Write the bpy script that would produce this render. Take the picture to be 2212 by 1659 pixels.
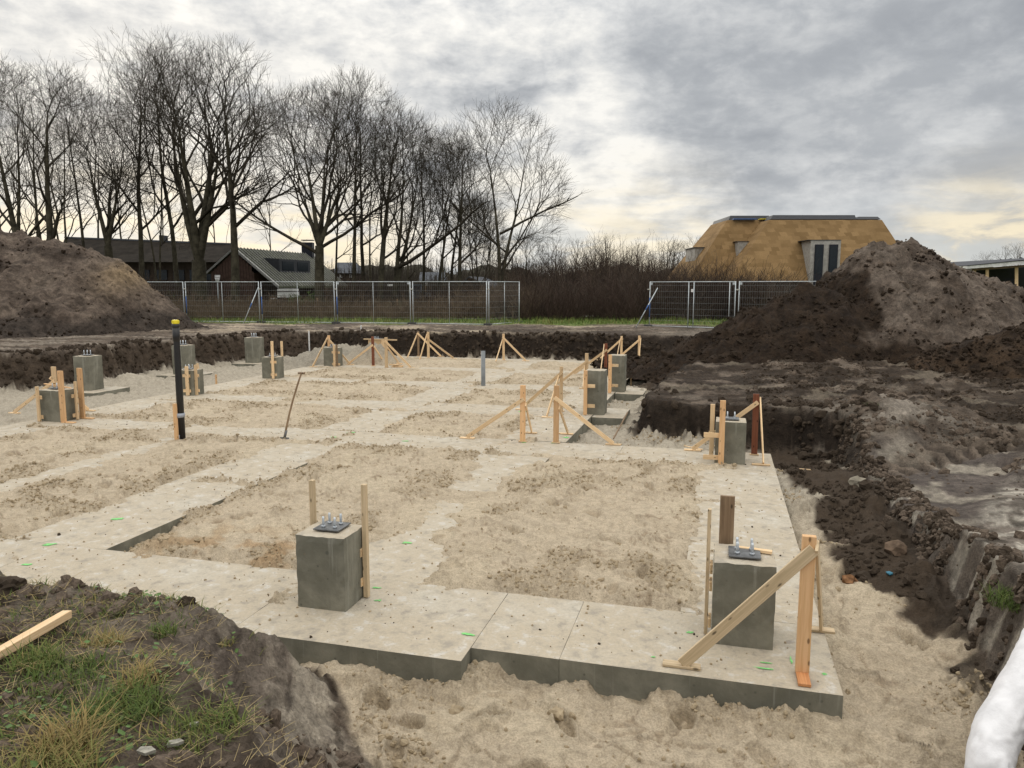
import bpy, bmesh, math, random
import numpy as np
from mathutils import Vector, Matrix
random.seed(7); RNG = np.random.default_rng(11)
for o in list(bpy.data.objects): bpy.data.objects.remove(o)
SC = bpy.context.scene; COL = SC.collection
R = math.radians
# ------------------------------------------------------------------ camera
CAM_H = 2.75; FPX = 1650.0; PITCH = math.atan(212.5 / 1650.0)
cam = bpy.data.cameras.new("camera"); co = bpy.data.objects.new("camera", cam); COL.objects.link(co)
cam.sensor_fit = 'HORIZONTAL'; cam.sensor_width = 36.0; cam.lens = FPX / 2212 * 36.0
cam.clip_start = 0.05; cam.clip_end = 3000
co.location = (0, 0, CAM_H); co.rotation_euler = (math.pi / 2 - PITCH, 0, 0); SC.camera = co
# ------------------------------------------------------------------ light
SUN_AZ = R(-26); SUN_EL = R(11)          # azimuth measured from +Y towards +X
sun = bpy.data.lights.new("sun", 'SUN'); sun.energy = 1.0; sun.angle = R(16); sun.color = (1.0, .93, .82)
so = bpy.data.objects.new("sun", sun); COL.objects.link(so)
sdir = Vector((math.sin(SUN_AZ) * math.cos(SUN_EL), math.cos(SUN_AZ) * math.cos(SUN_EL), math.sin(SUN_EL)))
so.rotation_euler = sdir.to_track_quat('Z', 'Y').to_euler()
so.location = (-20, 40, 30)
SC.view_settings.view_transform = 'Standard'; SC.view_settings.look = 'None'
SC.view_settings.gamma = 1.0; SC.view_settings.use_curve_mapping = False; SC.view_settings.exposure = 0.0
SC.render.engine = 'CYCLES'
try:
    SC.cycles.use_denoising = True; SC.cycles.max_bounces = 6; SC.cycles.diffuse_bounces = 3
    SC.cycles.transparent_max_bounces = 6; SC.cycles.caustics_reflective = False; SC.cycles.caustics_refractive = False
except Exception: pass

class NT:
    """small helper round a node tree"""
    def __init__(s, nt): s.nt = nt; s.n = nt.nodes; s.l = nt.links
    def new(s, t, **k):
        n = s.n.new(t)
        for a, b in k.items(): setattr(n, a, b)
        return n
    def put(s, sock, v):
        if v is None: return
        if isinstance(v, bpy.types.NodeSocket): s.l.new(v, sock)
        else:
            if sock.type == 'RGBA' and len(v) == 3: v = (*v, 1)
            sock.default_value = v
    def math(s, op, a, b=None, c=None, clamp=False):
        n = s.new('ShaderNodeMath', operation=op); n.use_clamp = clamp
        s.put(n.inputs[0], a); s.put(n.inputs[1], b)
        if c is not None: s.put(n.inputs[2], c)
        return n.outputs[0]
    def vm(s, op, a, b=None, out=0):
        n = s.new('ShaderNodeVectorMath', operation=op); s.put(n.inputs[0], a); s.put(n.inputs[1], b)
        return n.outputs[out]
    def mix(s, f, a, b, mode='MIX'):
        n = s.new('ShaderNodeMix', data_type='RGBA', blend_type=mode); s.put(n.inputs[0], f); s.put(n.inputs[6], a); s.put(n.inputs[7], b)
        return n.outputs[2]
    def mr(s, v, a, b, c=0., d=1., smooth=True):
        n = s.new('ShaderNodeMapRange'); n.interpolation_type = 'SMOOTHSTEP' if smooth else 'LINEAR'
        for i, x in enumerate((v, a, b, c, d)): s.put(n.inputs[i], x)
        return n.outputs[0]
    def noise(s, vec, scale, detail=5, rough=.55, dist=0., out=0):
        n = s.new('ShaderNodeTexNoise'); s.put(n.inputs['Vector'], vec)
        n.inputs['Scale'].default_value = scale; n.inputs['Detail'].default_value = detail
        n.inputs['Roughness'].default_value = rough; n.inputs['Distortion'].default_value = dist
        return n.outputs[out]
    def voro(s, vec, scale, feat='F1', rnd=1.0, out=0):
        n = s.new('ShaderNodeTexVoronoi', feature=feat); s.put(n.inputs['Vector'], vec)
        n.inputs['Scale'].default_value = scale; n.inputs['Randomness'].default_value = rnd
        return n.outputs[out]
    def scale(s, vec, xyz):
        n = s.new('ShaderNodeMapping'); s.put(n.inputs[0], vec); n.inputs[3].default_value = xyz; return n.outputs[0]
    def bump(s, h, strength=.5, dist=.02, nrm=None):
        n = s.new('ShaderNodeBump'); n.inputs['Strength'].default_value = strength; n.inputs['Distance'].default_value = dist
        s.put(n.inputs['Height'], h)
        if nrm is not None: s.put(n.inputs['Normal'], nrm)
        return n.outputs[0]

# ------------------------------------------------------------------ sky
W = bpy.data.worlds.new("World"); SC.world = W; W.use_nodes = True
w = NT(W.node_tree); w.n.clear()
wo = w.new('ShaderNodeOutputWorld'); bg = w.new('ShaderNodeBackground'); w.l.new(bg.outputs[0], wo.inputs[0])
bg.inputs[1].default_value = 0.1
sky = w.new('ShaderNodeTexSky', sky_type='NISHITA'); sky.sun_disc = False
sky.sun_elevation = SUN_EL; sky.sun_rotation = SUN_AZ; sky.air_density = 1.0; sky.dust_density = 2.0; sky.ozone_density = 1.0
d = w.new('ShaderNodeTexCoord').outputs['Generated']
sep = w.new('ShaderNodeSeparateXYZ'); w.l.new(d, sep.inputs[0]); dz = sep.outputs[2]
den = w.math('ADD', w.math('MAXIMUM', dz, 0.0), .13)
comb = w.new('ShaderNodeCombineXYZ')
w.l.new(w.math('DIVIDE', sep.outputs[0], den), comb.inputs[0]); w.l.new(w.math('DIVIDE', sep.outputs[1], den), comb.inputs[1])
pl = comb.outputs[0]                                        # cloud layer seen in perspective
def wdir(x, y):
    a = (x - 1106) / FPX; b = -(y - 829.5) / FPX; cp, sp = math.cos(PITCH), math.sin(PITCH)
    return Vector((a, cp + b * sp, -sp + b * cp)).normalized()
def lobe(x, y, rad, inner=0.0):                             # soft region of the sky round a direction
    c = wdir(x, y); dt = w.vm('DOT_PRODUCT', d, tuple(c), out=1)
    return w.mr(dt, math.cos(R(rad)), math.cos(R(inner)), 0., 1.)
big = w.noise(pl, .8, 7, .5, .1); mid = w.noise(pl, 2.1, 9, .58, .1)
vs = w.vm('MULTIPLY', d, (3.2, 3.2, 12.0)); streak = w.noise(vs, 2.6, 8, .58, .4)
puff = w.noise(w.vm('MULTIPLY', d, (5., 5., 9.)), 3.2, 9, .6, .15)
f = w.math('MULTIPLY_ADD', w.math('SUBTRACT', big, .5), 1.3, .66)
f = w.math('MULTIPLY_ADD', w.math('SUBTRACT', mid, .5), 1.15, f)
f = w.math('MULTIPLY_ADD', w.math('SUBTRACT', streak, .5), .5, f)
f = w.math('MULTIPLY_ADD', w.math('SUBTRACT', puff, .5), 1.3, f)
dark = w.math('MAXIMUM', lobe(1900, 260, 14, 3), w.math('MULTIPLY', lobe(1650, 60, 13, 3), .8))
dark = w.math('MAXIMUM', dark, w.math('MULTIPLY', lobe(2250, 330, 16, 6), .9))
dark = w.math('MULTIPLY', dark, w.mr(puff, .25, .62, 1.15, .75))
dk_ = w.math('MINIMUM', w.math('MULTIPLY', dark, .86), .86)
f = w.math('ADD', w.math('MULTIPLY', f, w.math('SUBTRACT', 1.0, dk_)), w.math('MULTIPLY', dk_, w.math('MULTIPLY_ADD', w.math('SUBTRACT', big, .5), .6, .32)))
f = w.math('MULTIPLY_ADD', lobe(300, 150, 26, 2), .24, f)
f = w.math('MULTIPLY_ADD', lobe(1230, 430, 11, 1), .17, f)
f = w.math('MULTIPLY_ADD', lobe(1000, 200, 10, 1), -.05, f)
f = w.math('MAXIMUM', w.math('MINIMUM', f, 1.), 0.)
ramp = w.new('ShaderNodeValToRGB'); w.l.new(f, ramp.inputs[0]); cr = ramp.color_ramp
cr.elements[0].position = .05; cr.elements[0].color = (2.55, 2.75, 3.1, 1)
cr.elements[1].position = .95; cr.elements[1].color = (9.8, 9.6, 9.1, 1)
e = cr.elements.new(.38); e.color = (4.5, 4.7, 4.95, 1)
e = cr.elements.new(.62); e.color = (6.7, 6.8, 6.85, 1)
cloud = ramp.outputs[0]
# thin warm gaps close to the horizon, where the low sun lights the cloud from behind
hor = w.mr(dz, .20, .03, 0., 1.)
warm = w.math('MAXIMUM', lobe(420, 470, 20, 2), w.math('MULTIPLY', lobe(1230, 420, 13, 1), .62))
warm = w.math('MAXIMUM', warm, w.math('MULTIPLY', lobe(2150, 535, 8, 2), .9))
warm = w.math('MAXIMUM', warm, w.math('MULTIPLY', lobe(1330, 545, 11, 2), .7))
gap = w.mr(streak, .40, .62, 0., 1.)
wm = w.math('MULTIPLY', w.math('MULTIPLY', hor, warm), w.math('MULTIPLY_ADD', gap, .70, .34))
cloud = w.mix(w.math('MINIMUM', wm, 1.0), cloud, (10.4, 9.1, 6.6))
blue = w.math('MULTIPLY', w.mr(dz, .13, .02, 0., 1.), w.mr(streak, .52, .38, 0., .55))
cloud = w.mix(blue, cloud, (6.3, 6.8, 7.0))
cie = w.mr(dz, .28, 1.0, 1.0, 2.7, False)                  # an overcast sky brightens towards the zenith
cm = w.new('ShaderNodeCombineXYZ')
for i, k_ in enumerate((1.05, 1.0, .93)): w.l.new(w.math('MULTIPLY_ADD', w.math('SUBTRACT', cie, 1.0), k_, 1.0), cm.inputs[i])
cloud = w.mix(1.0, cloud, cm.outputs[0], 'MULTIPLY')
allsky = w.mix(.985, sky.outputs[0], cloud)
w.l.new(allsky, bg.inputs[0])

# ------------------------------------------------------------------ geometry helpers
cp_, sp_ = math.cos(PITCH), math.sin(PITCH)
def at(x, y, z=0.0):                                         # the point at height z that the photograph shows at (x, y)
    a = (x - 1106) / FPX; b = -(y - 829.5) / FPX
    r = Vector((a, cp_ + b * sp_, -sp_ + b * cp_)); t = (z - CAM_H) / r.z
    return Vector((r.x * t, r.y * t, z))
def far(x, y, Y):                                            # the point at distance Y
    a = (x - 1106) / FPX; b = -(y - 829.5) / FPX
    r = Vector((a, cp_ + b * sp_, -sp_ + b * cp_)); t = Y / r.y
    return Vector((r.x * t, Y, CAM_H + r.z * t))
def zat(p, y):                                               # height on the vertical through p that shows at row y
    b = -(y - 829.5) / FPX; s = (-sp_ + b * cp_) / (cp_ + b * sp_)
    return CAM_H + s * p.y
YAW = R(15.1); U = Vector((math.cos(YAW), -math.sin(YAW), 0)); V = Vector((math.sin(YAW), math.cos(YAW), 0)); Z = Vector((0, 0, 1))
def B(u, v, z=0.0): return U * u + V * v + Z * z             # building axes
def uv(p): return p.x * U.x + p.y * U.y, p.x * V.x + p.y * V.y

def prop(o, label=None, cat=None, group=None, kind=None):
    if label: o['label'] = label
    if cat: o['category'] = cat
    if group: o['group'] = group
    if kind: o['kind'] = kind
    return o
def empty(name, loc, label=None, cat=None, group=None, kind=None):
    o = bpy.data.objects.new(name, None); COL.objects.link(o); o.location = loc; o.empty_display_size = .2
    return prop(o, label, cat, group, kind)
def link(name, me, mats, parent=None, loc=None):
    for m in (mats if isinstance(mats, (list, tuple)) else [mats]): me.materials.append(m)
    o = bpy.data.objects.new(name, me); COL.objects.link(o)
    if parent is not None: o.parent = parent
    if loc is not None: o.location = loc
    return o
def rootloc(o):
    l = Vector((0, 0, 0))
    while o is not None: l += o.location; o = o.parent
    return l
def mesh_np(name, verts, faces, smooth=False):
    """numpy verts (n,3) and faces (m,3) or (m,4)"""
    me = bpy.data.meshes.new(name); n = len(verts); m, k = faces.shape
    me.vertices.add(n); me.vertices.foreach_set('co', np.asarray(verts, np.float32).ravel())
    me.loops.add(m * k); me.loops.foreach_set('vertex_index', faces.astype(np.int32).ravel())
    me.polygons.add(m); me.polygons.foreach_set('loop_start', np.arange(0, m * k, k, dtype=np.int32))
    me.polygons.foreach_set('loop_total', np.full(m, k, np.int32))
    if smooth: me.polygons.foreach_set('use_smooth', np.ones(m, bool))
    me.update(calc_edges=True)
    return me
def bm_mesh(name, bm, smooth=False):
    me = bpy.data.meshes.new(name)
    if smooth:
        for f_ in bm.faces: f_.smooth = True
    bm.normal_update(); bm.to_mesh(me); bm.free(); return me
def add_box(bm, c, ax, ay, az, mi=0):
    c = Vector(c); vs = []
    for sx in (-1, 1):
        for sy in (-1, 1):
            for sz in (-1, 1): vs.append(bm.verts.new(c + ax * (sx * .5) + ay * (sy * .5) + az * (sz * .5)))
    flip = ax.cross(ay).dot(az) < 0
    for q in ((0, 1, 3, 2), (4, 6, 7, 5), (0, 4, 5, 1), (2, 3, 7, 6), (0, 2, 6, 4), (1, 5, 7, 3)):
        f_ = bm.faces.new([vs[i] for i in (q[::-1] if flip else q)]); f_.material_index = mi
    return vs
def box_obj(name, c, ax, ay, az, m, parent=None, bev=0.003):
    bm = bmesh.new(); pl_ = rootloc(parent) if parent else Vector((0, 0, 0))
    add_box(bm, Vector((0, 0, 0)), ax, ay, az)
    if bev: bmesh.ops.bevel(bm, geom=bm.edges[:], offset=bev, segments=1, affect='EDGES')
    return link(name, bm_mesh(name, bm), m, parent, Vector(c) - pl_)
def add_tube(bm, pts, rads, n=8, cap=True):
    rings = []; prev = None
    for i, p in enumerate(pts):
        p = Vector(p); t = (Vector(pts[min(i + 1, len(pts) - 1)]) - Vector(pts[max(i - 1, 0)])).normalized()
        a = t.orthogonal().normalized() if prev is None else (prev - t * prev.dot(t)).normalized()
        prev = a; b = t.cross(a); r = rads[i] if isinstance(rads, (list, tuple)) else rads
        rings.append([bm.verts.new(p + (a * math.cos(2 * math.pi * k / n) + b * math.sin(2 * math.pi * k / n)) * r) for k in range(n)])
    for r0, r1 in zip(rings, rings[1:]):
        for k in range(n):
            f_ = bm.faces.new((r0[k], r0[(k + 1) % n], r1[(k + 1) % n], r1[k])); f_.smooth = True
    if cap: bm.faces.new(rings[0][::-1]); bm.faces.new(rings[-1])
def tube_obj(name, pts, rads, m, parent=None, n=8):
    bm = bmesh.new(); pl_ = rootloc(parent) if parent else Vector((0, 0, 0)); p0 = Vector(pts[0])
    add_tube(bm, [Vector(p) - p0 for p in pts], rads, n)
    return link(name, bm_mesh(name, bm), m, parent, p0 - pl_)
def board(name, p0, p1, wdt, thk, m, parent, side, bev=.0025):
    """a plank from p0 to p1; `side` is the direction of its width"""
    p0, p1 = Vector(p0), Vector(p1); z = (p1 - p0); L = z.length; z.normalize()
    x = (side - z * side.dot(z)).normalized(); y = z.cross(x)
    bm = bmesh.new(); add_box(bm, (0, 0, L / 2), Vector((wdt, 0, 0)), Vector((0, thk, 0)), Vector((0, 0, L)))
    bmesh.ops.bevel(bm, geom=bm.edges[:], offset=bev, segments=1, affect='EDGES')
    o = link(name, bm_mesh(name, bm), m, parent)
    M = Matrix((x, y, z)).transposed().to_4x4(); M.translation = p0 - (rootloc(parent) if parent else Vector((0, 0, 0)))
    o.matrix_local = M
    return o

# ------------------------------------------------------------------ noise in numpy
def _h(ix, iy, s):
    n = (ix.astype(np.int64) * 374761393 + iy.astype(np.int64) * 668265263 + s * 1442695041) & 0xffffffff
    n = ((n ^ (n >> 13)) * 1274126177) & 0xffffffff
    return (n ^ (n >> 16)) & 0xffff
def perlin(x, y, s=0):
    xi = np.floor(x); yi = np.floor(y); fx = x - xi; fy = y - yi
    u = fx * fx * fx * (fx * (fx * 6 - 15) + 10); v = fy * fy * fy * (fy * (fy * 6 - 15) + 10)
    def g(a, b):
        t = _h(xi + a, yi + b, s) * (2 * np.pi / 65536.0)
        return np.cos(t) * (fx - a) + np.sin(t) * (fy - b)
    n0 = g(0, 0) * (1 - u) + g(1, 0) * u; n1 = g(0, 1) * (1 - u) + g(1, 1) * u
    return (n0 * (1 - v) + n1 * v) * 1.5
def fbm(x, y, wl, octv=4, s=0, gain=.5):
    t = np.zeros_like(x); a = 1.0; f_ = 1.0 / wl
    for i in range(octv): t += a * perlin(x * f_, y * f_, s + i * 7); a *= gain; f_ *= 2.03
    return t
def lumps(x, y, wl, s=0):
    """rounded crumbs: 1 on a crumb's crown, 0 between"""
    x = x / wl; y = y / wl; xi = np.floor(x); yi = np.floor(y); best = np.full(x.shape, 9.0); hv = np.zeros_like(x)
    for a in (-1, 0, 1):
        for b in (-1, 0, 1):
            h1 = _h(xi + a, yi + b, s) / 65536.0; h2 = _h(xi + a, yi + b, s + 99) / 65536.0; h3 = _h(xi + a, yi + b, s + 55) / 65536.0
            dd = (xi + a + h1 - x) ** 2 + (yi + b + h2 - y) ** 2
            r = .25 + .4 * h3; q = dd / (r * r)
            k = q < best; best = np.where(k, q, best); hv = np.where(k, r, hv)
    return np.clip(1 - best, 0, 1) ** .8 * hv * 1.6
def sst(x, a, b):
    t = np.clip((x - a) / (b - a), 0, 1); return t * t * (3 - 2 * t)
def mixc(c, m, col): return c * (1 - m[:, None]) + np.asarray(col)[None, :] * m[:, None]

# ------------------------------------------------------------------ materials
def principled(name, rough=.8, spec=.3):
    m = bpy.data.materials.new(name); m.use_nodes = True; t = NT(m.node_tree)
    b = t.n['Principled BSDF']; b.inputs['Roughness'].default_value = rough
    b.inputs['Specular IOR Level'].default_value = spec
    return m, t, b
def plain(name, col, rough=.6, spec=.3, metal=0., var=.15, scale=6., bump=0.):
    m, t, b = principled(name, rough, spec); b.inputs['Metallic'].default_value = metal
    tc = t.new('ShaderNodeTexCoord').outputs['Object']
    n = t.noise(tc, scale, 6, .6)
    k = t.mr(n, .3, .7, 1 - var, 1 + var)
    cx = t.new('ShaderNodeCombineXYZ')
    for i in range(3): t.l.new(k, cx.inputs[i])
    t.put(b.inputs['Base Color'], t.mix(1., (*col, 1), cx.outputs[0], 'MULTIPLY'))
    if bump: t.put(b.inputs['Normal'], t.bump(t.noise(tc, scale * 4, 6, .65), bump, .01))
    return m
# earth: soil kind comes from an attribute of the ground mesh, the grain from noise
def earth(name, fine=1.0, gr=(.66, 1.30), big=True, bs=.75):
    m, t, b = principled(name, .93, .18)
    at_ = t.new('ShaderNodeAttribute'); at_.attribute_name = 'Col'
    tc = t.new('ShaderNodeTexCoord').outputs['Object']
    n0 = t.noise(tc, 2.6 * fine, 6, .7)
    n1 = t.noise(tc, 9 * fine, 8, .70); n2 = t.noise(tc, 55 * fine, 4, .65)
    k = t.math('MULTIPLY', t.mr(n1, .30, .70, gr[0], gr[1]), t.mr(n2, .3, .7, .80, 1.18))
    if big: k = t.math('MULTIPLY', k, t.mr(n0, .3, .7, .72, 1.28))
    cx = t.new('ShaderNodeCombineXYZ')
    for i in range(3): t.l.new(k, cx.inputs[i])
    t.put(b.inputs['Base Color'], t.mix(1., at_.outputs['Color'], cx.outputs[0], 'MULTIPLY'))
    b1 = t.bump(n1, bs, .06 / fine, t.bump(n0, .5, .12 / fine) if big else None); t.put(b.inputs['Normal'], t.bump(n2, .7, .014 / fine, b1))
    return m
M_sand = earth('sand_grain', 1.3, (.82, 1.14), False, .8); M_soil = earth('soil_grain', .9); M_heap = earth('heap_soil', .55, (.58, 1.4), True, .9)
M_conc_top, t, b = principled('concrete_top', .88, .25)
tc = t.new('ShaderNodeTexCoord').outputs['Object']
n1 = t.noise(tc, 1.1, 9, .64, .4); n2 = t.noise(tc, 6., 8, .66, .3); n3 = t.noise(tc, 38, 6, .62)
c = t.mix(t.mr(n1, .40, .62), (.545, .505, .425), (.42, .37, .29))
c = t.mix(t.mr(t.noise(tc, .8, 8, .68, .5), .32, .52, 0.1, .92), c, (.50, .43, .325))
c = t.mix(t.mr(n2, .50, .68, 0., .9), c, (.33, .295, .245))
c = t.mix(t.mr(n2, .47, .34, 0., .7), c, (.62, .60, .56))
c = t.mix(t.mr(t.noise(tc, 2.2, 6, .7, .8), .64, .72, 0., .6), c, (.24, .205, .19))
c = t.mix(t.mr(t.math('ADD', t.voro(tc, 19), t.math('MULTIPLY', n2, .5)), .38, .30, 0., .45), c, (.2, .17, .14))
c = t.mix(t.mr(n3, .3, .7, .35, 0.), c, (.3, .28, .24))
t.put(b.inputs['Base Color'], c); t.put(b.inputs['Normal'], t.bump(n3, .5, .01, t.bump(n2, .5, .03)))
M_conc, t, b = principled('concrete_formed_shaded', .82, .3)  # greenish formed concrete, darkened with the shade of the side faces
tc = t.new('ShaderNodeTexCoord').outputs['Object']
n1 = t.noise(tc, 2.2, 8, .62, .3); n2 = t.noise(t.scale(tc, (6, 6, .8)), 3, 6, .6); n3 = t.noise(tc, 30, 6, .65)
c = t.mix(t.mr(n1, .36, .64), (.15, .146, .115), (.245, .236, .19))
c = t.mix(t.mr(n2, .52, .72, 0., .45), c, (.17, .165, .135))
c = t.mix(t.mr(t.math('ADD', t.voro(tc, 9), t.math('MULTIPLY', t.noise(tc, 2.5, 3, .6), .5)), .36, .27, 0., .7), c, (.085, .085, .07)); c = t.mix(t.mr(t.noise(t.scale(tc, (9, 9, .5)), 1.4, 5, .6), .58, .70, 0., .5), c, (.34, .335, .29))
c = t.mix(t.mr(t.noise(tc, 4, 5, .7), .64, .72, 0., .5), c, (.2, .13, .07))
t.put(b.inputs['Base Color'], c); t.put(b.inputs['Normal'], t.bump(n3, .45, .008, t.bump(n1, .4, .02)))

def wood(name, c0, c1, c2, rough=.62):
    m, t, b = principled(name, rough, .25)
    tc = t.new('ShaderNodeTexCoord').outputs['Object']; oi = t.new('ShaderNodeObjectInfo').outputs['Random']
    cx = t.new('ShaderNodeCombineXYZ'); t.l.new(t.math('MULTIPLY', oi, 37.), cx.inputs[0]); t.l.new(t.math('MULTIPLY', oi, 91.), cx.inputs[2])
    p = t.vm('ADD', tc, cx.outputs[0])
    g = t.noise(t.scale(p, (32, 32, 1.1)), 1.6, 7, .62, .8); g2 = t.noise(t.scale(p, (110, 110, 3)), 1.6, 4, .6)
    st = t.noise(t.scale(p, (5, 5, 1.6)), 1.2, 5, .6)
    c = t.mix(t.mr(g, .35, .66), c0, c1)
    c = t.mix(t.mr(st, .52, .72, 0., .6), c, c2)
    c = t.mix(t.mr(t.voro(t.scale(p, (11, 11, 4.6)), 1.5), .20, .08, 0., .9), c, tuple(x * .35 for x in c2))
    k = t.mr(oi, 0., 1., .74, 1.1, False); ck = t.new('ShaderNodeCombineXYZ')
    for i in range(3): t.l.new(k, ck.inputs[i])
    t.put(b.inputs['Base Color'], t.mix(1., c, ck.outputs[0], 'MULTIPLY'))
    t.put(b.inputs['Normal'], t.bump(g2, .3, .004))
    return m
M_pine = wood('pine', (.82, .62, .39), (.72, .50, .28), (.58, .41, .24))
M_wpine = wood('weathered_pine', (.74, .58, .38), (.58, .45, .28), (.38, .29, .18))
M_orange = wood('pine_orange', (.80, .52, .29), (.68, .41, .20), (.55, .31, .15))
M_red = wood('red_brown_timber', (.26, .095, .05), (.18, .06, .032), (.12, .045, .03))
M_old = wood('old_timber', (.30, .21, .13), (.21, .14, .085), (.13, .085, .05))
M_ply = wood('plywood', (.74, .55, .33), (.62, .42, .22), (.55, .36, .18))
M_steel = plain('zinc_steel', (.52, .56, .60), .38, .5, .7, .12, 20)
M_plate = plain('anchor_plate_steel', (.14, .145, .15), .5, .5, .4, .35, 12)
M_galv = plain('galvanised_tube', (.50, .54, .56), .5, .4, .35, .15, 8)
M_wire = plain('fence_wire', (.30, .31, .31), .55, .3, .3, .1, 4)
M_blueband = plain('blue_sleeve', (.06, .13, .32), .6)
M_rubber = plain('rubber_foot', (.07, .07, .068), .8)
M_black = plain('black_plastic', (.012, .012, .013), .38, .5)
M_yellow = plain('yellow_plastic', (.72, .6, .03), .4, .4)
M_tape = plain('grey_tape', (.33, .36, .42), .45, .4)
M_pvc = plain('grey_plastic_pipe', (.19, .205, .215), .42, .45)
M_bark = plain('bark', (.058, .052, .036), .9, .1, 0., .45, 2.5, .6)
M_twig = plain('twig', (.05, .043, .032), .9, .1, 0., .3, 1.)
M_twig2 = plain('pale_twig', (.085, .07, .052), .9, .1, 0., .3, 1.)
M_brush = plain('shrub_twig', (.072, .05, .04), .9, .1, 0., .45, .6)
M_brush2 = plain('brown_shrub_twig', (.135, .102, .07), .9, .1, 0., .45, .6)
M_green = plain('green_leaf', (.075, .115, .03), .7, .2, 0., .4, 3)
M_paint = plain('green_spray', (.22, .60, .20), .7, .2, 0., .25, 30)
M_white = plain('white_paint', (.74, .74, .73), .5)
M_stone = plain('stone_chip', (.46, .45, .40), .85, .2, 0., .25, 20, .4)
def grassmat(name, a, b_, dry):
    m, t, b = principled(name, .75, .15)
    at_ = t.new('ShaderNodeAttribute'); at_.attribute_name = 'hue'
    c = t.mix(t.mr(at_.outputs['Fac'], 0., .5, 0., 1., False), a, b_)
    c = t.mix(t.mr(at_.outputs['Fac'], .5, 1., 0., 1., False), c, dry)
    t.put(b.inputs['Base Color'], c); return m
M_grass2 = grassmat('verge_grass', (.085, .15, .032), (.15, .21, .055), (.25, .2, .08))
M_grass = grassmat('grass_blade', (.05, .085, .02), (.105, .14, .036), (.28, .205, .085))

def scatter(name, P, size, m, seed=0, lump=.9):
    """loose crumbs nobody could count: small irregular lumps on given points"""
    rg = np.random.default_rng(seed); n = len(P); me = bpy.data.meshes.new(name); me.vertices.add(n); me.vertices.foreach_set('co', np.asarray(P, np.float32).ravel())
    a = me.attributes.new('sz', 'FLOAT_VECTOR', 'POINT'); a.data.foreach_set('vector', (size[:, None] * rg.uniform(.6, 1.35, (n, 3))).astype(np.float32).ravel())
    o = link(name, me, m); g = bpy.data.node_groups.new(name, 'GeometryNodeTree')
    g.interface.new_socket('Geometry', in_out='INPUT', socket_type='NodeSocketGeometry'); g.interface.new_socket('Geometry', in_out='OUTPUT', socket_type='NodeSocketGeometry')
    N = g.nodes.new; Lk = g.links.new; gi = N('NodeGroupInput'); go = N('NodeGroupOutput'); jn = N('GeometryNodeJoinGeometry')
    for k in range(4):
        ic = N('GeometryNodeMeshIcoSphere'); ic.inputs['Radius'].default_value = 1.0; ic.inputs['Subdivisions'].default_value = 2
        ps = N('GeometryNodeInputPosition'); nz = N('ShaderNodeTexNoise'); nz.inputs['Scale'].default_value = 1.1; nz.inputs['Detail'].default_value = 3
        ad = N('ShaderNodeVectorMath'); ad.operation = 'ADD'; ad.inputs[1].default_value = (k * 7.3, k * 3.1, seed); Lk(ps.outputs[0], ad.inputs[0]); Lk(ad.outputs[0], nz.inputs['Vector'])
        sb = N('ShaderNodeVectorMath'); sb.operation = 'SUBTRACT'; sb.inputs[1].default_value = (.5, .5, .5); Lk(nz.outputs['Color'], sb.inputs[0])
        sc_ = N('ShaderNodeVectorMath'); sc_.operation = 'SCALE'; sc_.inputs['Scale'].default_value = lump * 2; Lk(sb.outputs[0], sc_.inputs[0])
        sp_ = N('GeometryNodeSetPosition'); Lk(ic.outputs['Mesh'], sp_.inputs['Geometry']); Lk(sc_.outputs[0], sp_.inputs['Offset'])
        mt_ = N('GeometryNodeSetMaterial'); mt_.inputs['Material'].default_value = m; Lk(sp_.outputs[0], mt_.inputs[0])
        ti = N('GeometryNodeGeometryToInstance'); Lk(mt_.outputs[0], ti.inputs[0]); Lk(ti.outputs[0], jn.inputs[0])
    ip = N('GeometryNodeInstanceOnPoints'); Lk(gi.outputs[0], ip.inputs['Points']); Lk(jn.outputs[0], ip.inputs['Instance']); ip.inputs['Pick Instance'].default_value = True
    rv = N('FunctionNodeRandomValue'); rv.data_type = 'FLOAT_VECTOR'; rv.inputs[1].default_value = (6.28, 6.28, 6.28); Lk(rv.outputs[0], ip.inputs['Rotation'])
    ri = N('FunctionNodeRandomValue'); ri.data_type = 'INT'; ri.inputs[4].default_value = 0; ri.inputs[5].default_value = 3; Lk(ri.outputs[2], ip.inputs['Instance Index'])
    na_ = N('GeometryNodeInputNamedAttribute'); na_.data_type = 'FLOAT_VECTOR'; na_.inputs[0].default_value = 'sz'; Lk(na_.outputs[0], ip.inputs['Scale'])
    Lk(ip.outputs[0], go.inputs[0]); md = o.modifiers.new('crumbs', 'NODES'); md.node_group = g; o['kind'] = 'stuff'; return o
M_clod = plain('dark_soil_clod', (.032, .023, .016), .95, .1, 0., .4, 3); M_sclod = plain('sand_clod', (.45, .362, .25), .95, .1, 0., .25, 3); M_gclod = plain('grey_soil_clod', (.112, .087, .067), .95, .1, 0., .35, 3)
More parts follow.
